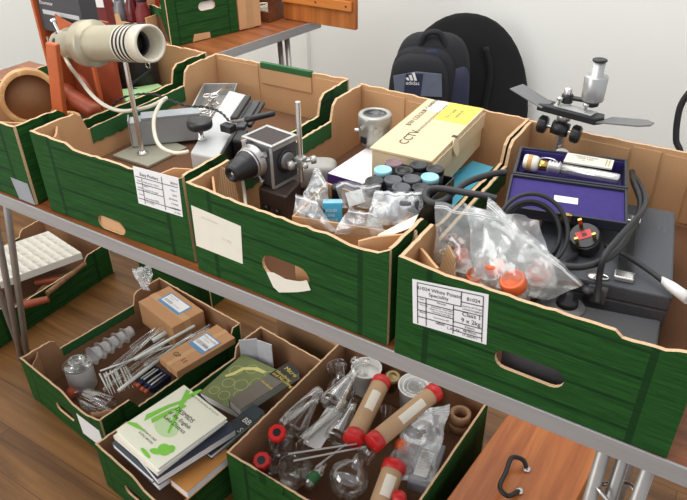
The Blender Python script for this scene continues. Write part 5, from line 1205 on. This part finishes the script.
# cover quad of the uppermost book
U0 = [V(p) for p in ((-0.686,0.262,0.262), (-0.494,0.229,0.262), (-0.519,0.022,0.262), (-0.687,0.031,0.262))]
bk, q = book('cream desmids book with green algae drawings on top of the book pile', U0, .014, mat('cream book cover', (236, 236, 214), .5, var=.02))
tq = q
quad_prints(bk, tq, [('DESMIDS', .50, .34, .062, 'c'), ('of the English', .52, .425, .055, 'c'), ('Lake District', .54, .51, .055, 'c'), ('EDNA M. LIND', .44, .80, .028, 'c'), ('ALAN J. BROOK', .44, .85, .028, 'c'), ('FRESHWATER BIOLOGICAL ASSOCIATION', .56, .055, .02, 'c')], ink=INK, off=.0012)
def ell(cu, cv, ru, rv, t=0, n=20): return [(cu+ru*math.cos(a)*math.cos(t)-rv*math.sin(a)*math.sin(t), cv+(ru*math.cos(a)*math.sin(t)+rv*math.sin(a)*math.cos(t))*.8) for a in [2*PI*i/n for i in range(n)]]
quad_prints(bk, tq, polys=[ell(.47, .56, .24, .17, .3)], ink=PGRN, off=.0004, name='printed_drawing')
quad_prints(bk, tq, polys=[ell(.26, .06, .04, .20, .1), [(.10, .03), (.18, .02), (.42, .34), (.62, .62), (.58, .62), (.36, .36)], [(.16, .70), (.08, .62), (.16, .34), (.26, .14), (.31, .16), (.22, .36)], [(.28, .66), (.2, .62), (.26, .36), (.35, .2), (.39, .22), (.32, .38)],
    [(.0, .86), (.02, .82), (.12, .78), (.28, .78), (.3, .80), (.12, .84)], ell(.80, .80, .11, .09, .3), ell(.74, .88, .09, .05, -.4), ell(.86, .74, .07, .06, .8), ell(.66, .97, .12, .03, .1)], ink=GRN, off=.0008, name='printed_drawing')
def under_q(q, dz, dx, dy, rot=0, sx=1., sy=1.):
    c = (q[0]+q[1]+q[2]+q[3])/4; R = Matrix.Rotation(rot, 3, 'Z')
    u, v = (q[1]-q[0])*sx/2, (q[3]-q[0])*sy/2
    c2 = c+V((dx, dy, dz)); u = R @ u; v = R @ v
    return [c2-u-v, c2+u-v, c2+u+v, c2-u+v]
book('cream paperback second in the book pile', under_q(q, -.0145, -.006, -.008, .03), .012, CREAM)
book('navy cloth book third in the book pile', under_q(q, -.027, .012, .004, -.10, 1.06, 1.08), .026, NV)
book('slate hardback fourth in the book pile', under_q(q, -.0535, -.012, -.008, .02, .94, 1.04), .02, SL)
book('pinkish paperback fifth in the book pile', under_q(q, -.074, -.016, -.004, -.03, .9, 1.0), .016, MUV)
book('dark blue hardback at the bottom of the book pile', under_q(q, -.0905, -.018, .004, .0, .9, 1.0), .026, DKT)
# second pile, nearer the flasks
q1 = [V(p) for p in ((-.525, .2, .178), (-.455, .192, .178), (-.445, .03, .178), (-.515, .035, .178))]
book('orange tan book lying flat at the near end of the tray', q1, .03, TN)
q2 = [V(p) for p in ((-.507, .355, .2), (-.458, .348, .2), (-.438, .140, .2), (-.487, .143, .2))]
b2_, qq = book('dark teal book with white letters lying along the flask tray', q2, .016, DKT)
quad_prints(b2_, qq, polys=[[(0, .74), (1, .74), (1, 1), (0, 1)]], ink=SL, name='printed_panel', off=.0004)
quad_prints(b2_, qq, polys=[[(.25, .2), (1, .2), (1, .36), (.25, .36)]], ink=BLACK, name='printed_panel', off=.0004)
quad_prints(b2_, qq, [('BB', .42, .33, .09), ('S', .8, .5, .09)], ink=PAPER, off=.001)
quad_prints(b2_, qq, [('Seaweeds', .2, .86, .035), ('Series', .4, .93, .035)], ink=BLACK, off=.001)
quad_prints(b2_, qq, polys=[[(.45, .72), (.62, .58), (.74, .68), (.9, .66), (.85, .72)]], ink=PAPER, name='printed_drawing', off=.0008)
book('cream booklet edge showing below the dark teal book', [V(p) for p in ((-.490, .33, .1832), (-.462, .326, .1832), (-.445, .15, .1832), (-.478, .152, .1832))], .004, CREAM)
q4 = [V(p) for p in ((-0.720,0.558,0.140), (-0.557,0.556,0.140), (-0.538,0.354,0.140), (-0.679,0.346,0.140))]
b4, qq = book('large olive green book patterned with pale yellow rings', q4, .03, OLV)
YG = mat('pale yellow ink', (214, 208, 128), .6)
def ring(cu, cv, r, t=.008, n=22):
    o_ = [(cu+r*math.cos(2*PI*i/n), cv+r*.8*math.sin(2*PI*i/n)) for i in range(n)]; i_ = [(cu+(r-t)*math.cos(2*PI*i/n), cv+(r-t)*.8*math.sin(2*PI*i/n)) for i in range(n)]
    return [[o_[i], o_[(i+1) % n], i_[(i+1) % n], i_[i]] for i in range(n)]
R = sum([ring(*a) for a in ((.2, .35, .13), (.45, .2, .12), (.3, .62, .12), (.55, .55, .14), (.78, .4, .13), (.7, .72, .12), (.2, .85, .1), (.45, .85, .11), (.85, .15, .1), (.9, .85, .1))], [])
quad_prints(b4, qq, polys=R+[[(.15, .55), (.25, .45), (.32, .28), (.5, .2), (.72, .18), (.74, .12), (.5, .12), (.26, .24), (.18, .42), (.1, .52)]], ink=YG, off=.0006, name='printed_drawing')
q5 = [V(p) for p in ((-0.543,0.574,0.176), (-0.486,0.560,0.176), (-0.477,0.325,0.176), (-0.563,0.337,0.176))]
b5, qq = book('taupe microscopy book with a black title panel by the flask tray', q5, .034, TAUPE)
quad_prints(b5, qq, polys=[[(.0, .0), (1, .0), (1, .3), (0, .34)]], ink=BLACK, off=.0004, name='printed_panel')
quad_prints(b5, qq, [('Micro', .25, .13, .07), ('Identifying', .1, .24, .05), ('and Mounting', .1, .30, .05), ('Handbook', .1, .5, .04)], ink=YELLOW, off=.0009)
PGREY = mat('white packing board', (206, 206, 212), .6)
a, b = V((-0.760,0.583,0.200)), V((-0.646,0.617,0.200))
a += V((.01, -.022, 0)); b += V((.006, -.022, 0))
o = thing('white_folder', 'folded white board standing in the back corner of the book tray', 'folder', V((a.x, a.y, .024)))
m_ = (a*.55+b*.45)+V((0, .018, 0))
for s0, s1 in ((a, m_), (m_, b)):
    s0 = V(s0); s1 = V(s1); nn = V((-(s1-s0).y, (s1-s0).x, 0)).normalized()*.003
    part('folder_leaf', MB().hexa([drop(s0, .024), drop(s1, .024), drop(s1+nn, .024), drop(s0+nn, .024), drop(s0, .195), drop(s1, .2), drop(s1+nn, .2), drop(s0+nn, .195)]), PGREY, o)

# ---------------------------------------------------------------- tray of flasks and mailing tubes
def mailer(label, a, b, r, lab, L=None):
    a, b = V(a), V(b); d = (b-a).normalized(); L = (b-a).length
    o = thing('mailing_tube', label, 'tube', a if a.z < b.z else b, 0, 'mailing tubes in the flask tray')
    m = fr(a, d, (0, 0, 1))
    part('tube_body', MB().lathe([(r, .016), (r, L-.016)], m, 32), KRAFT, o)
    for z0, s in ((0, 1), (L, -1)):
        part('red_cap', MB().lathe([(0, z0), (r*1.02, z0+s*.0005), (r*1.08, z0+s*.003), (r*1.08, z0+s*.028), (r*1.03, z0+s*.029)][::s] if s == 1 else [(r*1.03, L-.029), (r*1.08, L-.028), (r*1.08, L-.003), (r*1.02, L-.0005), (r*.8, L-.0003), (r*.78, L-.006), (0, L-.006)], m, 32), RED, o)
    up = V((.35, -.6, .72)); up = (up-d*up.dot(d)).normalized(); m2 = fr(a, d, up)
    u0, u1 = lab
    mb = MB(); W = .5
    def P(u, v): 
        an = -W+2*W*u; return m2 @ V(((r+.0006)*math.cos(an), (r+.0006)*math.sin(an), L*(u0+(u1-u0)*v)))
    mb.grid(P, 8, 1); part('paper_label', mb, CREAM, o)
    return o, m2, L
# their ends, measured
mailer('kraft mailing tube with red caps left of the clear funnel', (-0.163,0.366,0.235), (-0.210,0.611,0.235), .027, (.42, .72))
o2, m2, L2 = mailer('long kraft mailing tube lying across the middle of the flask tray', (-0.112,0.359,0.245), (-0.045,0.615,0.260), .0255, (.38, .74))
mailer('kraft mailing tube at the front of the flask tray with a blue mark', (0.003,0.194,0.180), (-0.030,0.372,0.220), .029, (.42, .74))
# red caps of reagent bottles
for k, (p, lb) in enumerate((((-0.353,0.280,0.220), 'glass bottle with a red screw cap and black centre'), ((-0.368,0.211,0.190), 'glass bottle with a red cap against the front left corner'))):
    p = V(p); d = V((.15, -.35, .92)).normalized()
    o = thing('reagent_bottle', lb, 'bottle', p-d*.13, 0, 'red capped bottles in the flask tray')
    part('bottle_body', MB().lathe([(.014, -.002), (.014, -.018), (.034, -.045), (.036, -.06), (.036, -.115), (.03, -.122), (0, -.12)], fr(p, d), 28), GLASS, o)
    part('red_cap', MB().lathe([(.0235, 0), (.026, .002), (.026, .013), (.022, .018), (.0125, .018), (.012, .0165)], fr(p, d), 8, sm=False), RED, o)
    part('cap_disc', MB().lathe([(.0119, .0170), (.0, .0172)], fr(p, d), 20), BLACK, o)
# conical and round flasks, tubes
CON = lambda r, h, n: [(n*1.15, 0), (n, .003), (n, .03), (r, h*.86), (r*.97, h*.97), (r*.8, h), (0, h)]
flask('conical_flask', 'conical glass flask lying with its base towards the red capped bottle', (-0.297,0.568,0.235), V((-0.303,0.353,0.200))-V((-0.297,0.568,0.235)), CON(.036, .15, .013), group='flasks in the flask tray', cat='flask')
flask('conical_flask', 'clear conical flask lying in the middle of the flask tray', (-0.240,0.499,0.225), V((-0.217,0.333,0.190))-V((-0.240,0.499,0.225)), CON(.036, .14, .013), group='flasks in the flask tray', cat='flask')
flask('round_flask', 'round glass flask at the back left of the flask tray', (-0.319,0.546,0.200), (-.2, .25, .9), [(0, -.046), (.025, -.040), (.043, -.015), (.046, .0), (.042, .02), (.025, .04), (.014, .048), (.0125, .085), (.0145, .088)], group='flasks in the flask tray', cat='flask')
flask('round_flask', 'large round glass flask at the front of the flask tray', (-0.143,0.318,0.170), (.25, .4, .88), [(0, -.056), (.03, -.048), (.052, -.02), (.056, .0), (.052, .02), (.03, .046), (.017, .056), (.015, .095), (.0175, .098)], group='flasks in the flask tray', cat='flask')
flask('conical_flask', 'wide glass flask behind the front red cap', (-0.302,0.294,0.100), (.1, .1, 1), [(0, 0), (.046, 0), (.05, .005), (.018, .085), (.016, .11), (.019, .113)], group='flasks in the flask tray', cat='flask')
p = V((-0.361,0.319,0.215)); q_ = V((-0.329,0.475,0.235))
flask('test_tube', 'narrow glass test tube lying along the left wall of the flask tray', p, q_-p, [(.0135, 0), (.0125, .002), (.0125, .02), (.016, .022), (.016, (q_-p).length-.016), (.011, (q_-p).length-.004), (0, (q_-p).length)], cat='tube')
p = V((-0.307,0.309,0.200)); q_ = V((-0.275,0.494,0.210))
flask('test_tube', 'wide glass tube beside the narrow test tube', p, q_-p, [(.016, 0), (.015, .002), (.015, (q_-p).length-.016), (.009, (q_-p).length-.003), (0, (q_-p).length)], cat='tube')
solo('paper_slip', sheet([(-0.303,0.455,0.205), (-0.250,0.460,0.205), (-0.245,0.326,0.180), (-0.299,0.325,0.180)], .001), PAPER, 'white paper strip inside the lying glassware of the flask tray', 'paper')
p = V((-0.138,0.494,0.245)); flask('glass_funnel', 'clear glass funnel between the two crossing mailing tubes', V((p.x, p.y, .23)), (-.25, -.4, -.85), [(.040, 0), (.038, .002), (.008, .05), (.006, .055), (.005, .1), (.0, .101)], cat='funnel')
flask('beaker', 'tall glass beaker in front of the white tub with stoppers', (-0.338,0.616,0.140), (-.05, -.1, 1), [(0, 0), (.027, 0), (.029, .004), (.029, .095), (.032, .098)], cat='beaker')
flask('conical_flask', 'conical flask lying just behind the steel rods', (-0.308,0.453,0.220), V((-0.309,0.311,0.180))-V((-0.308,0.453,0.220)), [(.0155, 0), (.0135, .003), (.0135, .03), (.034, .12), (.033, .13), (.028, .134), (0, .134)], group='flasks in the flask tray', cat='flask')
flask('glass_vial', 'squat glass jar standing in the front left of the flask tray', (-0.276,0.259,0.120), (0, 0, 1), [(0, 0), (.03, 0), (.032, .004), (.032, .06), (.024, .07), (.024, .08), (.026, .082)], cat='jar')
p = V((-0.174,0.192,0.190)); q_ = V((-0.171,0.273,0.200))
flask('glass_vial', 'glass vial with a green label at the front wall of the flask tray', p, q_-p, [(0, 0), (.015, .001), (.015, .06), (.009, .068), (.009, .08), (.011, .082)], cat='jar')
solo('green_label', MB().lathe([(.0153, .015), (.0156, .0152), (.0156, .045), (.0153, .0452)], fr(p, q_-p), 20), GFOLD, 'green paper label wrapped round the glass vial', 'label')
flask('test_tube', 'glass tube lying beneath the long mailing tube', (-0.077,0.377,0.160), V((-0.074,0.535,0.170))-V((-0.077,0.377,0.160)), [(.014, 0), (.0125, .002), (.0125, .12), (.009, .13), (0, .132)], cat='tube')
flask('test_tube', 'glass tube lying between the two nearest mailing tubes', (-0.112,0.339,0.210), V((-0.099,0.458,0.220))-V((-0.112,0.339,0.210)), [(.012, 0), (.0105, .002), (.0105, .09), (.007, .1), (0, .102)], cat='tube')
# metal rods
for k, (a, b, lb) in enumerate((((-0.292,0.263,0.230), (-0.152,0.385,0.235), 'upper steel rod lying across the glass flasks'), ((-0.266,0.244,0.225), (-0.125,0.382,0.230), 'middle steel rod lying across the glass flasks'), ((-0.209,0.246,0.220), (-0.159,0.419,0.230), 'lowest steel rod crossing the other two'))):
    solo('steel_rod', MB().cyl(a, b, .0028, seg=10), STEEL, lb, 'rod', 'steel rods in the flask tray')
# white tubs
for p, r, h_, lb in (((-0.293,0.615,0.240), .045, .09, 'white plastic tub holding glass stoppers at the back of the flask tray'), ((-0.117,0.632,0.245), .05, .08, 'white plastic tub at the back behind the long mailing tube')):
    p = V(p); o = thing('plastic_tub', lb, 'tub', (p.x, p.y, p.z-h_), 0, 'white tubs in the flask tray')
    mt = Matrix.Translation((p.x, p.y, p.z-h_))
    part('tub_wall', MB().lathe([(0, 0), (r*.88, 0), (r*.9, .002), (r, h_-.006), (r*1.05, h_-.005), (r*1.05, h_), (r*.97, h_), (r*.88, .004), (0, .004)], mt, 36), WHITEP, o)
    if r > .046:
        part('inner_ring', MB().lathe([(r*.75, h_-.03), (r*.78, h_-.004), (r*.72, h_-.004), (r*.69, h_-.03)], mt, 32), WHITEP, o)
        part('inner_ring', MB().lathe([(r*.5, h_-.03), (r*.53, h_-.006), (r*.48, h_-.006), (r*.45, h_-.03)], mt, 32), GLASS2, o)
    else:
        part('inner_floor', MB().lathe([(0, h_-.03), (r*.93, h_-.03), (r*.93, h_-.027), (0, h_-.027)], mt, 32), WHITEP, o)
        for dx, dy, l2 in ((-.016, -.004, 'glass stopper at the left in the white tub'), (.014, .006, 'glass stopper at the right in the white tub')):
            solo('glass_stopper', MB().lathe([(0, -.03), (.007, -.03), (.009, 0), (.006, .006), (.013, .012), (.016, .02), (.012, .028), (0, .031)], Matrix.Translation((p.x+dx, p.y+dy, p.z+.004)), 22), GLASS, l2, 'stopper')
p = V((-0.180,0.606,0.230)); solo('brass_fitting', MB().lathe([(0, -.07), (.016, -.07), (.02, -.05), (.02, -.02), (.025, -.015), (.025, .005), (.017, .01), (.012, .006), (0, .006)], fr(p, (.2, -.2, 1)), 28), mat('aged brass', (132, 112, 76), .35, .8), 'aged brass fitting between the white tubs', 'fitting')
p = V((0.040,0.610,0.235)); 
for k, (dz, lb) in enumerate(((0, 'brown tape roll uppermost at the right wall of the flask tray'), (-.032, 'brown tape roll beneath the uppermost roll'))):
    solo('tape_roll', MB().lathe([(.019, -.03), (.030, -.03), (.030, 0), (.019, 0), (.019, -.03)], Matrix.Translation(p+V((-.001+.0*k, .0, dz))), 36), mat('brown tape', (150, 112, 80), .5, var=.08), lb, 'tape', 'tape rolls in the flask tray')
p = V((-0.053,0.437,0.220)); solo('orange_cap', MB().lathe([(0, 0), (.02, 0), (.018, .022), (.008, .03), (0, .03)], fr(p, (-.5, -.5, .5)), 20), ORANGE, 'orange red cone cap showing under the long mailing tube', 'cap')
p = V((0.018,0.279,0.210)); solo('red_cap', MB().lathe([(0, 0), (.018, 0), (.018, .014), (0, .016)], fr(p, (0, -.2, 1)), 20), RED, 'red cap half hidden at the front edge of the flask tray', 'cap')
# bagged grey block
ga, gb = V((-.012, .50, .205)), V((.016, .345, .19)); gd = (gb-ga).normalized(); c = (ga+gb)/2
M = fr(c, gd, (.99, .15, 0)) @ Matrix.Rotation(PI/2, 4, 'X')
if (M.to_3x3() @ V((0, 0, 1))).z < 0: M = M @ Matrix.Rotation(PI, 4, 'Y')
M = M @ Matrix.Rotation(PI, 4, 'Z') if (M.to_3x3() @ V((0, 1, 0))).y < 0 else M
GB = mat('grey block', (126, 128, 134), .45, var=.08)
o = thing('grey_block', 'grey wrapped block with a white label inside the large clear bag', 'block', c-V((0, 0, .03)))
part('block_body', MB().box((-.034, -.07, -.02), (.034, .07, .022), 0, M), GB, o, bevel=.004)
lq = [M @ V(p) for p in ((-.024, .035, .0228), (.012, .035, .0228), (.012, -.045, .0228), (-.024, -.045, .0228))]
part('white_label', sheet(lq, .0005), PAPER, o)
quad_prints(o, lift(lq, .0001), [(s, .1, .14+.1*i, .06) for i, s in enumerate(('MATERIAL', 'BATCH No', 'QTY 250', 'STORE DRY', 'DATE', 'CHECKED', 'USE BY'))], ink=GINK)
bag('polythene_bag', 'large clear zip bag round the grey block in the flask tray', [(-0.083,0.497,0.265), (0.010,0.595,0.268), (0.072,0.372,0.215), (-0.029,0.333,0.205)], .018, FILM, 41, amp=.006, freq=18)

# ---------------------------------------------------------------- wooden case and its handle
a, b, c = V((0.084,0.326,0.215)), V((0.139,0.716,0.215)), V((0.412,0.684,0.215))
u = V((.075, .997, 0)).normalized(); w = V((u.y, -u.x, 0)); wid = (c-b).dot(w)-.012
bb = b+w*.012; mm = axes(bb, w, u*-1, (0, 0, -1)) ; LEN = .62
mm = axes(bb, w, u*-1, w.cross(u*-1)); sgn = 1 if mm.to_3x3().col[2].z > 0 else -1
o = thing('wooden_case', 'polished brown wooden case with a black handle lying under the table', 'case', V((bb+w*wid/2-u*LEN/2).to_tuple()[:2]+(FZ,)))
CW = mat_wood('polished case wood', (162, 84, 36), (208, 124, 60), 'y', .7, .3)
zt = .215
cs = [bb, bb+w*wid, bb+w*wid-u*LEN, bb-u*LEN]
part('case_body', MB().hexa([drop(p, FZ) for p in cs][::-1]+[drop(p, zt-.03) for p in cs][::-1]), CW, o, bevel=.003)
part('case_lid', MB().hexa([drop(p, zt-.0295) for p in cs][::-1]+[drop(p, zt) for p in cs][::-1]), CW, o, bevel=.003)
h = [V(p) for p in ((0.262,0.535,0.218), (0.247,0.539,0.240), (0.221,0.526,0.245), (0.225,0.473,0.247), (0.228,0.424,0.245), (0.254,0.413,0.240), (0.269,0.459,0.218))]
part('handle', MB().tube(spline(h, 6), .0062, 12), BLACK, o)
for p in (h[0], h[-1]): part('handle_mount', MB().lathe([(0, 0), (.011, 0), (.011, .004), (.007, .009), (0, .0095)], Matrix.Translation((p.x, p.y, zt+.0002)), 20), CHROME, o)

# ---------------------------------------------------------------- tray of tools
p = [V(q) for q in ((-1.893,0.699,0.175), (-1.627,0.689,0.170), (-1.677,0.333,0.170), (-2.011,0.354,0.175))]
u = p[3]-p[0]; u = V((u.x, u.y, 0)); v_ = p[1]-p[0]; v_ = V((v_.x, v_.y, 0)); FOAM = mat('white egg box foam', (228, 224, 212), .9, var=.03)
mb = MB(); org = p[0]; v_ = v_-u.normalized()*v_.dot(u.normalized())*.4
f = lambda s, t, z: org+u*s+v_*t+V((0, 0, z))
nu, nv = 108, 48
gt = mb.grid(lambda s, t: f(s, t, -.024*abs(math.sin(s*11*PI)*math.sin(t*6*PI))**1.2+0*math.sin(s*18*PI)*math.sin(t*8*PI)), nu, nv)
gb = mb.grid(lambda s, t: f(s, 1-t, -.030), nu, nv)
for i in range(nu): mb.face([gt[0][i], gb[nv][i], gb[nv][i+1], gt[0][i+1]]); mb.face([gt[nv][i+1], gb[0][i+1], gb[0][i], gt[nv][i]])
for j in range(nv): mb.face([gt[j+1][0], gb[nv-j-1][0], gb[nv-j][0], gt[j][0]]); mb.face([gt[j][nu], gb[nv-j][nu], gb[nv-j-1][nu], gt[j+1][nu]])
solo('foam_sheet', mb, FOAM, 'white egg box foam sheet lying over the old tools', 'foam')
WD = mat_wood('worn tool wood', (104, 70, 46), (152, 108, 72), 'x', 1.2, .6)
for a, b, r, m_, lb in (((-1.599,0.444,0.120), (-1.630,0.654,0.125), .011, WD, 'round wooden handle lying towards the tray corner'), ((-1.633,0.351,0.110), (-1.573,0.415,0.120), .016, DLEATHER, 'brown leather sheath beside the wooden handle'), ((-1.950,0.451,0.140), (-1.945,0.639,0.145), .009, LTGREY, 'pale tube lying behind the foam sheet'), ((-1.882,0.402,0.130), (-1.838,0.519,0.140), .008, WD, 'thin wooden stick behind the foam sheet'),
        ((-1.641,0.277,0.100), (-1.619,0.403,0.110), .012, WD, 'wooden handle nearest the table leg'), ((-1.704,0.488,0.090), (-1.624,0.569,0.090), .014, DLEATHER, 'brown leather strap roll low in the tool tray')):
    solo('tool_handle', MB().cyl(a, b, r, r*.8, seg=16), m_, lb, 'tool', 'old tools in the tray', bevel=.002)
solo('wooden_board', MB().hexa([(-1.697,0.428,0.062), (-1.663,0.574,0.062), (-1.695,0.670,0.062), (-1.766,0.576,0.062), (-1.666,0.412,0.085), (-1.633,0.555,0.085), (-1.664,0.651,0.085), (-1.734,0.558,0.085)]), CARDD, 'brown card lying under the tool handles', 'card')

# ---------------------------------------------------------------- flat carton behind the trays on the floor
o = thing('cardboard_box', 'plain flat brown carton on the floor behind the book tray', 'box', (-.53, .87, FZ), -.12)
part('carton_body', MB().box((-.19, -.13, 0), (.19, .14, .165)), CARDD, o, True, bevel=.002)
part('packing_tape', MB().box((-.1905, -.02, .02), (.1905, .03, .1656)), mat('parcel tape', (188, 150, 108), .3), o, True)

# small shifts (metres) that let loose things rest against one another without cutting in
SETTLE = {
    'adapter_housing': (-0.0109, -0.0084, 0.014),
    'beaker': (-0.0225, -0.0158, -0.005),
    'scissors': (0.0018, 0.0033, 0.0192),
    'scissors.001': (-0.0012, -0.0085, -0.0048),
    'scissors.002': (0.0039, -0, 0.0192),
    'grey_block': (0.0276, -0.0036, -0.0029),
    'glass_bottle': (0.0043, -0.0191, -0.0041),
    'reagent_bottle': (-0.0068, -0.0004, 0.007),
    'reagent_bottle.001': (0.0082, -0.0051, -0.0016),
    'brass_fitting': (-0.0108, 0.0245, 0.0081),
    'small_tube': (-0.0014, -0.0016, -0.0018),
    'small_tube.001': (0.0019, -0.0019, -0.0008),
    'small_tube.002': (-0.0004, -0.0009, 0.0026),
    'small_tube.003': (0.0008, -0.0006, -0.0026),
    'small_tube.004': (0.0023, -0.0016, 0.0001),
    'film_can.009': (-0.0022, 0.0008, 0.0015),
    'pot': (-0.007, 0.0068, -0.0011),
    'pot.001': (0.0036, -0.0016, -0.004),
    'pot.002': (-0.0107, 0.0045, 0.0078),
    'pot.003': (-0.0023, -0.0167, 0.0099),
    'pot.004': (-0.0137, 0.006, 0.0127),
    'card_box': (0.0252, 0.0075, 0.0097),
    'conical_flask': (0.0189, -0.0017, 0.0463),
    'conical_flask.001': (-0.0041, -0.0006, 0.0028),
    'conical_flask.002': (0.0064, -0.0144, 0.0075),
    'conical_flask.003': (-0.0406, 0.0109, 0.0062),
    'book.004': (-0.0145, 0.004, 0),
    'book.005': (-0.0071, 0.0106, -0.0006),
    'book.006': (0.0015, -0.0002, -0.0003),
    'book.008': (0.001, -0.001, 0.0004),
    'folder': (0.0093, 0.0025, -0.002),
    'white_folder': (0.019, -0.0046, 0.0004),
    'forceps.001': (0.0071, 0.0067, -0.0005),
    'mains_plug': (0.0007, -0.0023, 0.0014),
    'glass_funnel': (0.0126, 0.015, 0.0007),
    'glass_stopper': (-0.0005, -0.0022, 0.0017),
    'glass_tube': (-0.0011, -0.0306, 0.0147),
    'glass_tube.001': (0.0216, -0.0228, 0.0248),
    'glass_tube.002': (-0.0007, -0.021, 0.034),
    'glass_tube.003': (-0.0025, -0.0003, 0.0031),
    'glass_tube.004': (0.0202, 0.0147, 0.0313),
    'glass_tube.005': (0.0235, 0.0112, 0.0304),
    'glass_tube.007': (0.027, 0.0073, -0.0016),
    'glass_tube.009': (-0.0122, -0.0243, 0.0066),
    'glass_tube.010': (-0.0178, -0.0232, 0.0173),
    'glass_vial': (0.0001, -0.0419, 0.0273),
    'glass_vial.001': (-0.0343, 0.0054, 0.0045),
    'green_label': (-0.0343, 0.0054, 0.0045),
    'plastic_tub': (0.0134, 0.0105, 0.0005),
    'plastic_tub.001': (0.0017, 0.0005, 0.0009),
    'lens_barrel.001': (0.0159, -0.0082, 0.0081),
    'lens_barrel.002': (-0.0068, -0.0069, 0.0016),
    'lens_barrel.003': (0.005, -0.0207, 0.0182),
    'wooden_sieve': (0.0025, -0.0092, -0.0023),
    'orange_cap': (0.0087, -0.0044, -0.0011),
    'mailing_tube': (-0.0012, -0.0103, 0.006),
    'mailing_tube.001': (0.0018, 0.0037, 0.0113),
    'mailing_tube.002': (-0.01, -0.0015, -0.0012),
    'paper_slip': (0.0031, -0.0069, 0.0062),
    'paper_slip.001': (0.0018, -0.0194, 0.0017),
    'paper_slip.002': (-0.0125, 0.0027, -0.0056),
    'pipette': (-0.0015, 0.0028, 0.0046),
    'red_cap.008': (0.0031, 0.0012, 0.0045),
    'ring_lens': (-0.0021, 0, 0.0018),
    'ring_lens.001': (0.0011, 0.0011, 0.0024),
    'round_flask': (0.0054, -0.0129, 0.0002),
    'round_flask.001': (0.0066, -0.0265, 0.0062),
    'steel_rod': (0.0005, -0.0277, 0.0039),
    'steel_rod.001': (-0.0011, -0.0183, 0.0068),
    'steel_rod.002': (-0.0015, 0.0023, 0.0004),
    'test_tube': (-0.0089, -0.009, 0.0216),
    'test_tube.001': (0.0033, 0.0035, 0.0015),
    'tool_handle': (0.0038, 0.0036, 0.0021),
    'tool_handle.001': (0.0208, 0.0074, 0.0089),
    'tool_handle.002': (-0.0188, 0.0011, -0.0055),
    'tool_handle.003': (0.0007, 0.0008, -0.0026),
    'tool_handle.004': (-0.0261, 0.0086, -0.0053),
    'tool_handle.005': (-0.0268, -0.001, 0.0082),
    'wooden_board.001': (-0.0046, 0.0002, -0.0032),
}
for n_, d_ in SETTLE.items(): bpy.data.objects[n_].location += V(d_)
# ---------------------------------------------------------------- camera and light
cam = bpy.data.cameras.new('camera'); co = bpy.data.objects.new('camera', cam); C.objects.link(co)
yaw, pit, rol = .5696, .5811, -.0132
fw = V((-math.sin(yaw)*math.cos(pit), math.cos(yaw)*math.cos(pit), -math.sin(pit)))
rt = V((math.cos(yaw), math.sin(yaw), 0)); up = rt.cross(fw)
r2 = rt*math.cos(rol)+up*math.sin(rol); u2 = up*math.cos(rol)-rt*math.sin(rol)
co.matrix_world = axes((.5, -.7138, 1.6874), r2, u2, -fw)
cam.sensor_width = 36; cam.lens = 683.7/687*36; cam.clip_start = .05
bpy.context.scene.camera = co
w = bpy.data.worlds.new('world'); bpy.context.scene.world = w; w.use_nodes = True
w.node_tree.nodes['Background'].inputs[0].default_value = (.93, .95, 1, 1); w.node_tree.nodes['Background'].inputs[1].default_value = .86
def area(name, loc, aim, size, power, col=(1, 1, 1), sy=None):
    l = bpy.data.lights.new(name, 'AREA'); l.energy = power; l.size = size; l.color = col
    if sy: l.shape = 'RECTANGLE'; l.size_y = sy
    o = bpy.data.objects.new(name, l); C.objects.link(o); o.location = loc
    o.rotation_euler = (V(aim)-V(loc)).to_track_quat('-Z', 'Y').to_euler(); return o
area('unseen_overhead_light', (-.2, .2, 2.9), (-.2, .2, 0), 1.2, 26, (1, .98, .95), 2.4)
area('unseen_overhead_light', (-2.4, .6, 2.9), (-2.4, .6, 0), 1.2, 20, (1, .98, .95), 2.4)
area('unseen_overhead_light', (-1.0, 1.15, 2.7), (-1.0, 1.9, 0.6), 1.0, 16, (1, .99, .97), 2.4)  # unseen lamp added and tilted to brighten the back wall
area('window_light', (-2.0, -2.2, 1.9), (-.5, .4, .7), 1.8, 40, (1, .99, .97), 1.6)
sc = bpy.context.scene
sc.view_settings.view_transform = 'Standard'; sc.view_settings.look = 'None'; sc.view_settings.exposure = 0; sc.view_settings.gamma = 1
sc.view_settings.use_curve_mapping = False
sc.cycles.transparent_max_bounces = 24; sc.cycles.max_bounces = 8; sc.cycles.use_denoising = True
sc.cycles.caustics_reflective = False; sc.cycles.caustics_refractive = False
